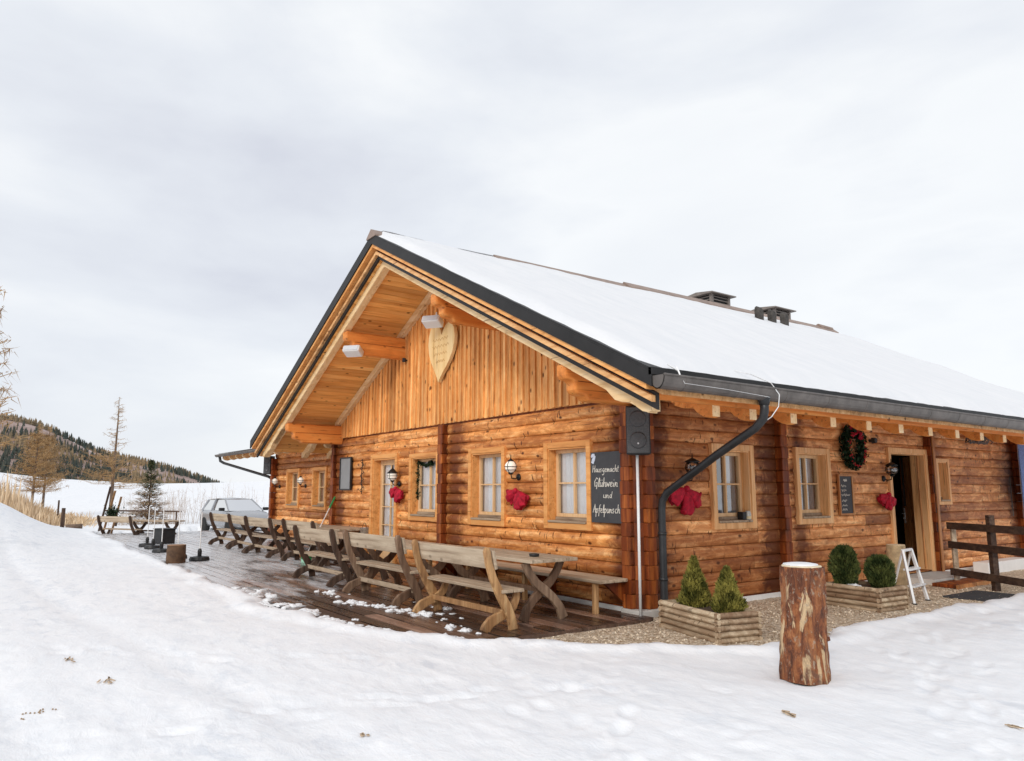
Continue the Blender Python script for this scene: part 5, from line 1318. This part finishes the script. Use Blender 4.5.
def bareshrub(x,y,h,seed,label):
    z0=snowz(x,y); rnd=random.Random(seed); t=thing('bare_shrub',label,'shrub',(x,y,z0),0,'bare saplings along the far edge of the deck'); m=MB()
    for i in range(15):
        a=rnd.uniform(0,6.28); p=Vector((rnd.gauss(0,.35),rnd.gauss(0,.25),-.05)); d_=Vector((math.cos(a)*.22,math.sin(a)*.22,1)); hh=h*rnd.uniform(.45,1.05); m.tint=rnd.random()
        pts=[p,p+d_*hh*.5,p+d_*hh*.8+Vector((rnd.gauss(0,.1),rnd.gauss(0,.1),.2*hh))]; m.tube(pts,[.010,.007,.003],4,False)
        for k in range(5):
            q=pts[0].lerp(pts[2],rnd.uniform(.3,.95)); e=q+Vector((rnd.gauss(0,.16),rnd.gauss(0,.16),rnd.uniform(.1,.35))); m.tube([q,e],[.006,.002],3,False)
    m.build('stems',TWIG,t)
labs=['just right of the small spruce','between the spruce and the car','behind the black crate','left of the silver car','behind the rear of the silver car','right behind the roof of the silver car','close to the annex corner','under the annex gutter end','left of the small spruce','behind the lone picnic table']
for i,(px_,r_,h) in enumerate(((172,44,1.9),(182,43,2.2),(176,52,2.0),(196,45,2.2),(210,50,2.6),(228,52,2.6),(252,50,2.4),(240,46,2.2),(136,50,1.8),(126,42,1.5))):
    dx_,dy_=dirpx(px_); x,y=at(dx_,dy_,r_); bareshrub(x,y,h,i,'pale bare thin stemmed shrub '+labs[i])
# dry grass: one mass
mb=MB(); rnd=random.Random(21)
for i in range(11000):
    px_=rnd.uniform(-40,104); dx_,dy_=dirpx(px_); r_=rnd.uniform(42,54) if rnd.random()<.85 else rnd.uniform(38,58); x,y=at(dx_,dy_,r_)
    k=noise.noise(Vector((x*.35,y*.5,8))); hh=(.62+1.25*max(0,(60-px_)/60))*rnd.uniform(.45,1.15)*(1+.6*k)
    if px_>48 and rnd.random()<(px_-48)/52: continue
    if px_>55: hh*=.75
    z=snowz(x,y); a=rnd.uniform(0,6.28); w_=rnd.uniform(.007,.015); s=Vector((math.cos(a)*w_,math.sin(a)*w_,0)); c=Vector((x,y,z-.03)); lean=Vector((rnd.gauss(0,.14),rnd.gauss(0,.14),hh)); mb.tint=rnd.random()
    mb.add([c-s,c+s,c+lean*.6+s*.6,c+lean+Vector((rnd.gauss(0,.06),rnd.gauss(0,.06),-.03))],[(0,1,2),(0,2,3)])
tag(mb.build('dry_grass',STRAW),'tall straw coloured dry grass on the snowy bank at the left','grass',kind='stuff')
for i,(px_,r_) in enumerate(((4,44),(9,46))):
    dx_,dy_=dirpx(px_); x,y=at(dx_,dy_,r_); z0=snowz(x,y); t=thing('dry_sapling',('dry orange sapling rising out of the grass at the left edge','thin dry sapling just right of the one at the left edge')[i],'sapling',(x,y,z0)); m=MB(); tw=MB(); rr_=random.Random(i)
    m.tube([(0,0,0),(.03,0,1.2),(0,0,2.0)],[.03,.02,.006],5)
    for k in range(60):
        z=rr_.uniform(.4,1.9); a=rr_.uniform(0,6.28); L=(2.1-z)*.22; tw.tint=rr_.random(); tw.tube([(0,0,z),(math.cos(a)*L,math.sin(a)*L,z+.2)],[.008,.002],3,False)
    m.build('stem',LARCH,t); tw.build('twigs',LARCH,t)
# far wood on the hillside: one mass
mb=MB(); rnd=random.Random(33); cnt=0
while cnt<9000:
    px_=rnd.uniform(-330,300); dx_,dy_=dirpx(px_) if px_>-120 else (None,None)
    if dx_ is None: dx_,dy_=dirpx(px_)
    r_=330+310*rnd.random(); x,y=at(dx_,dy_,r_)
    k=noise.noise(Vector((x*.012,y*.016,4)))+.5*noise.noise(Vector((x*.04,y*.04,2)))
    low=r_<440
    if not(k>.06 or (r_>585 and rnd.random()<.8) or (low and rnd.random()<.75)): 
        if rnd.random()>.10: continue
    z=base(x,y); h=rnd.uniform(2.6,6.0); w_=h*rnd.uniform(.16,.25)
    sp=noise.noise(Vector((x*.02,y*.02,40)))
    mb.tint=max(0,min(1,(.0+.15*rnd.random()) if sp<.12 else .4+.4*rnd.random()))
    for lv in range(3):
        zb_=z+h*(.08+.28*lv); zt_=min(z+h,zb_+h*.5); ww=w_*(1-.27*lv); a0_=rnd.random()*6
        vs=[(x+ww*math.cos(a0_+q*1.2566)*rnd.uniform(.8,1.2),y+ww*math.sin(a0_+q*1.2566)*rnd.uniform(.8,1.2),zb_) for q in range(5)]+[(x,y,zt_)]
        mb.add(vs,[(q,(q+1)%5,5) for q in range(5)])
    cnt+=1
tag(mb.build('far_wood',FOREST),'mixed dark spruce and orange larch wood covering the distant hillside','forest',kind='stuff')
# scraps in the foreground snow
mb=MB(); rnd=random.Random(12)
for (x,y,L) in ((-1.5,-6.40,.16),(-.4,-6.2,.2),(3.7,-2.32,.12),(4.77,-1.16,.1),(2.3,-5.0,.05)):
    for k in range(9):
        a=rnd.uniform(-.4,.4); p=Vector((x+rnd.gauss(0,L*.4),y+rnd.gauss(0,.02),snowz(x,y)+.012)); mb.tint=rnd.random(); mb.bar(p,p+Vector((math.cos(a),math.sin(a),0))*L*rnd.uniform(.2,.6),.012,.006)
for k in range(14):
    x,y=.37+rnd.gauss(0,.05),-6.78+rnd.gauss(0,.05); mb.tint=0; mb.lathe([(.002,-.006),(.009,0),(.002,.006)],5,(x,y,snowz(x,y)+.006))
tag(mb.build('straw_scraps',BROWNN),'small brown scraps of straw and bark on the foreground snow','debris',kind='stuff')
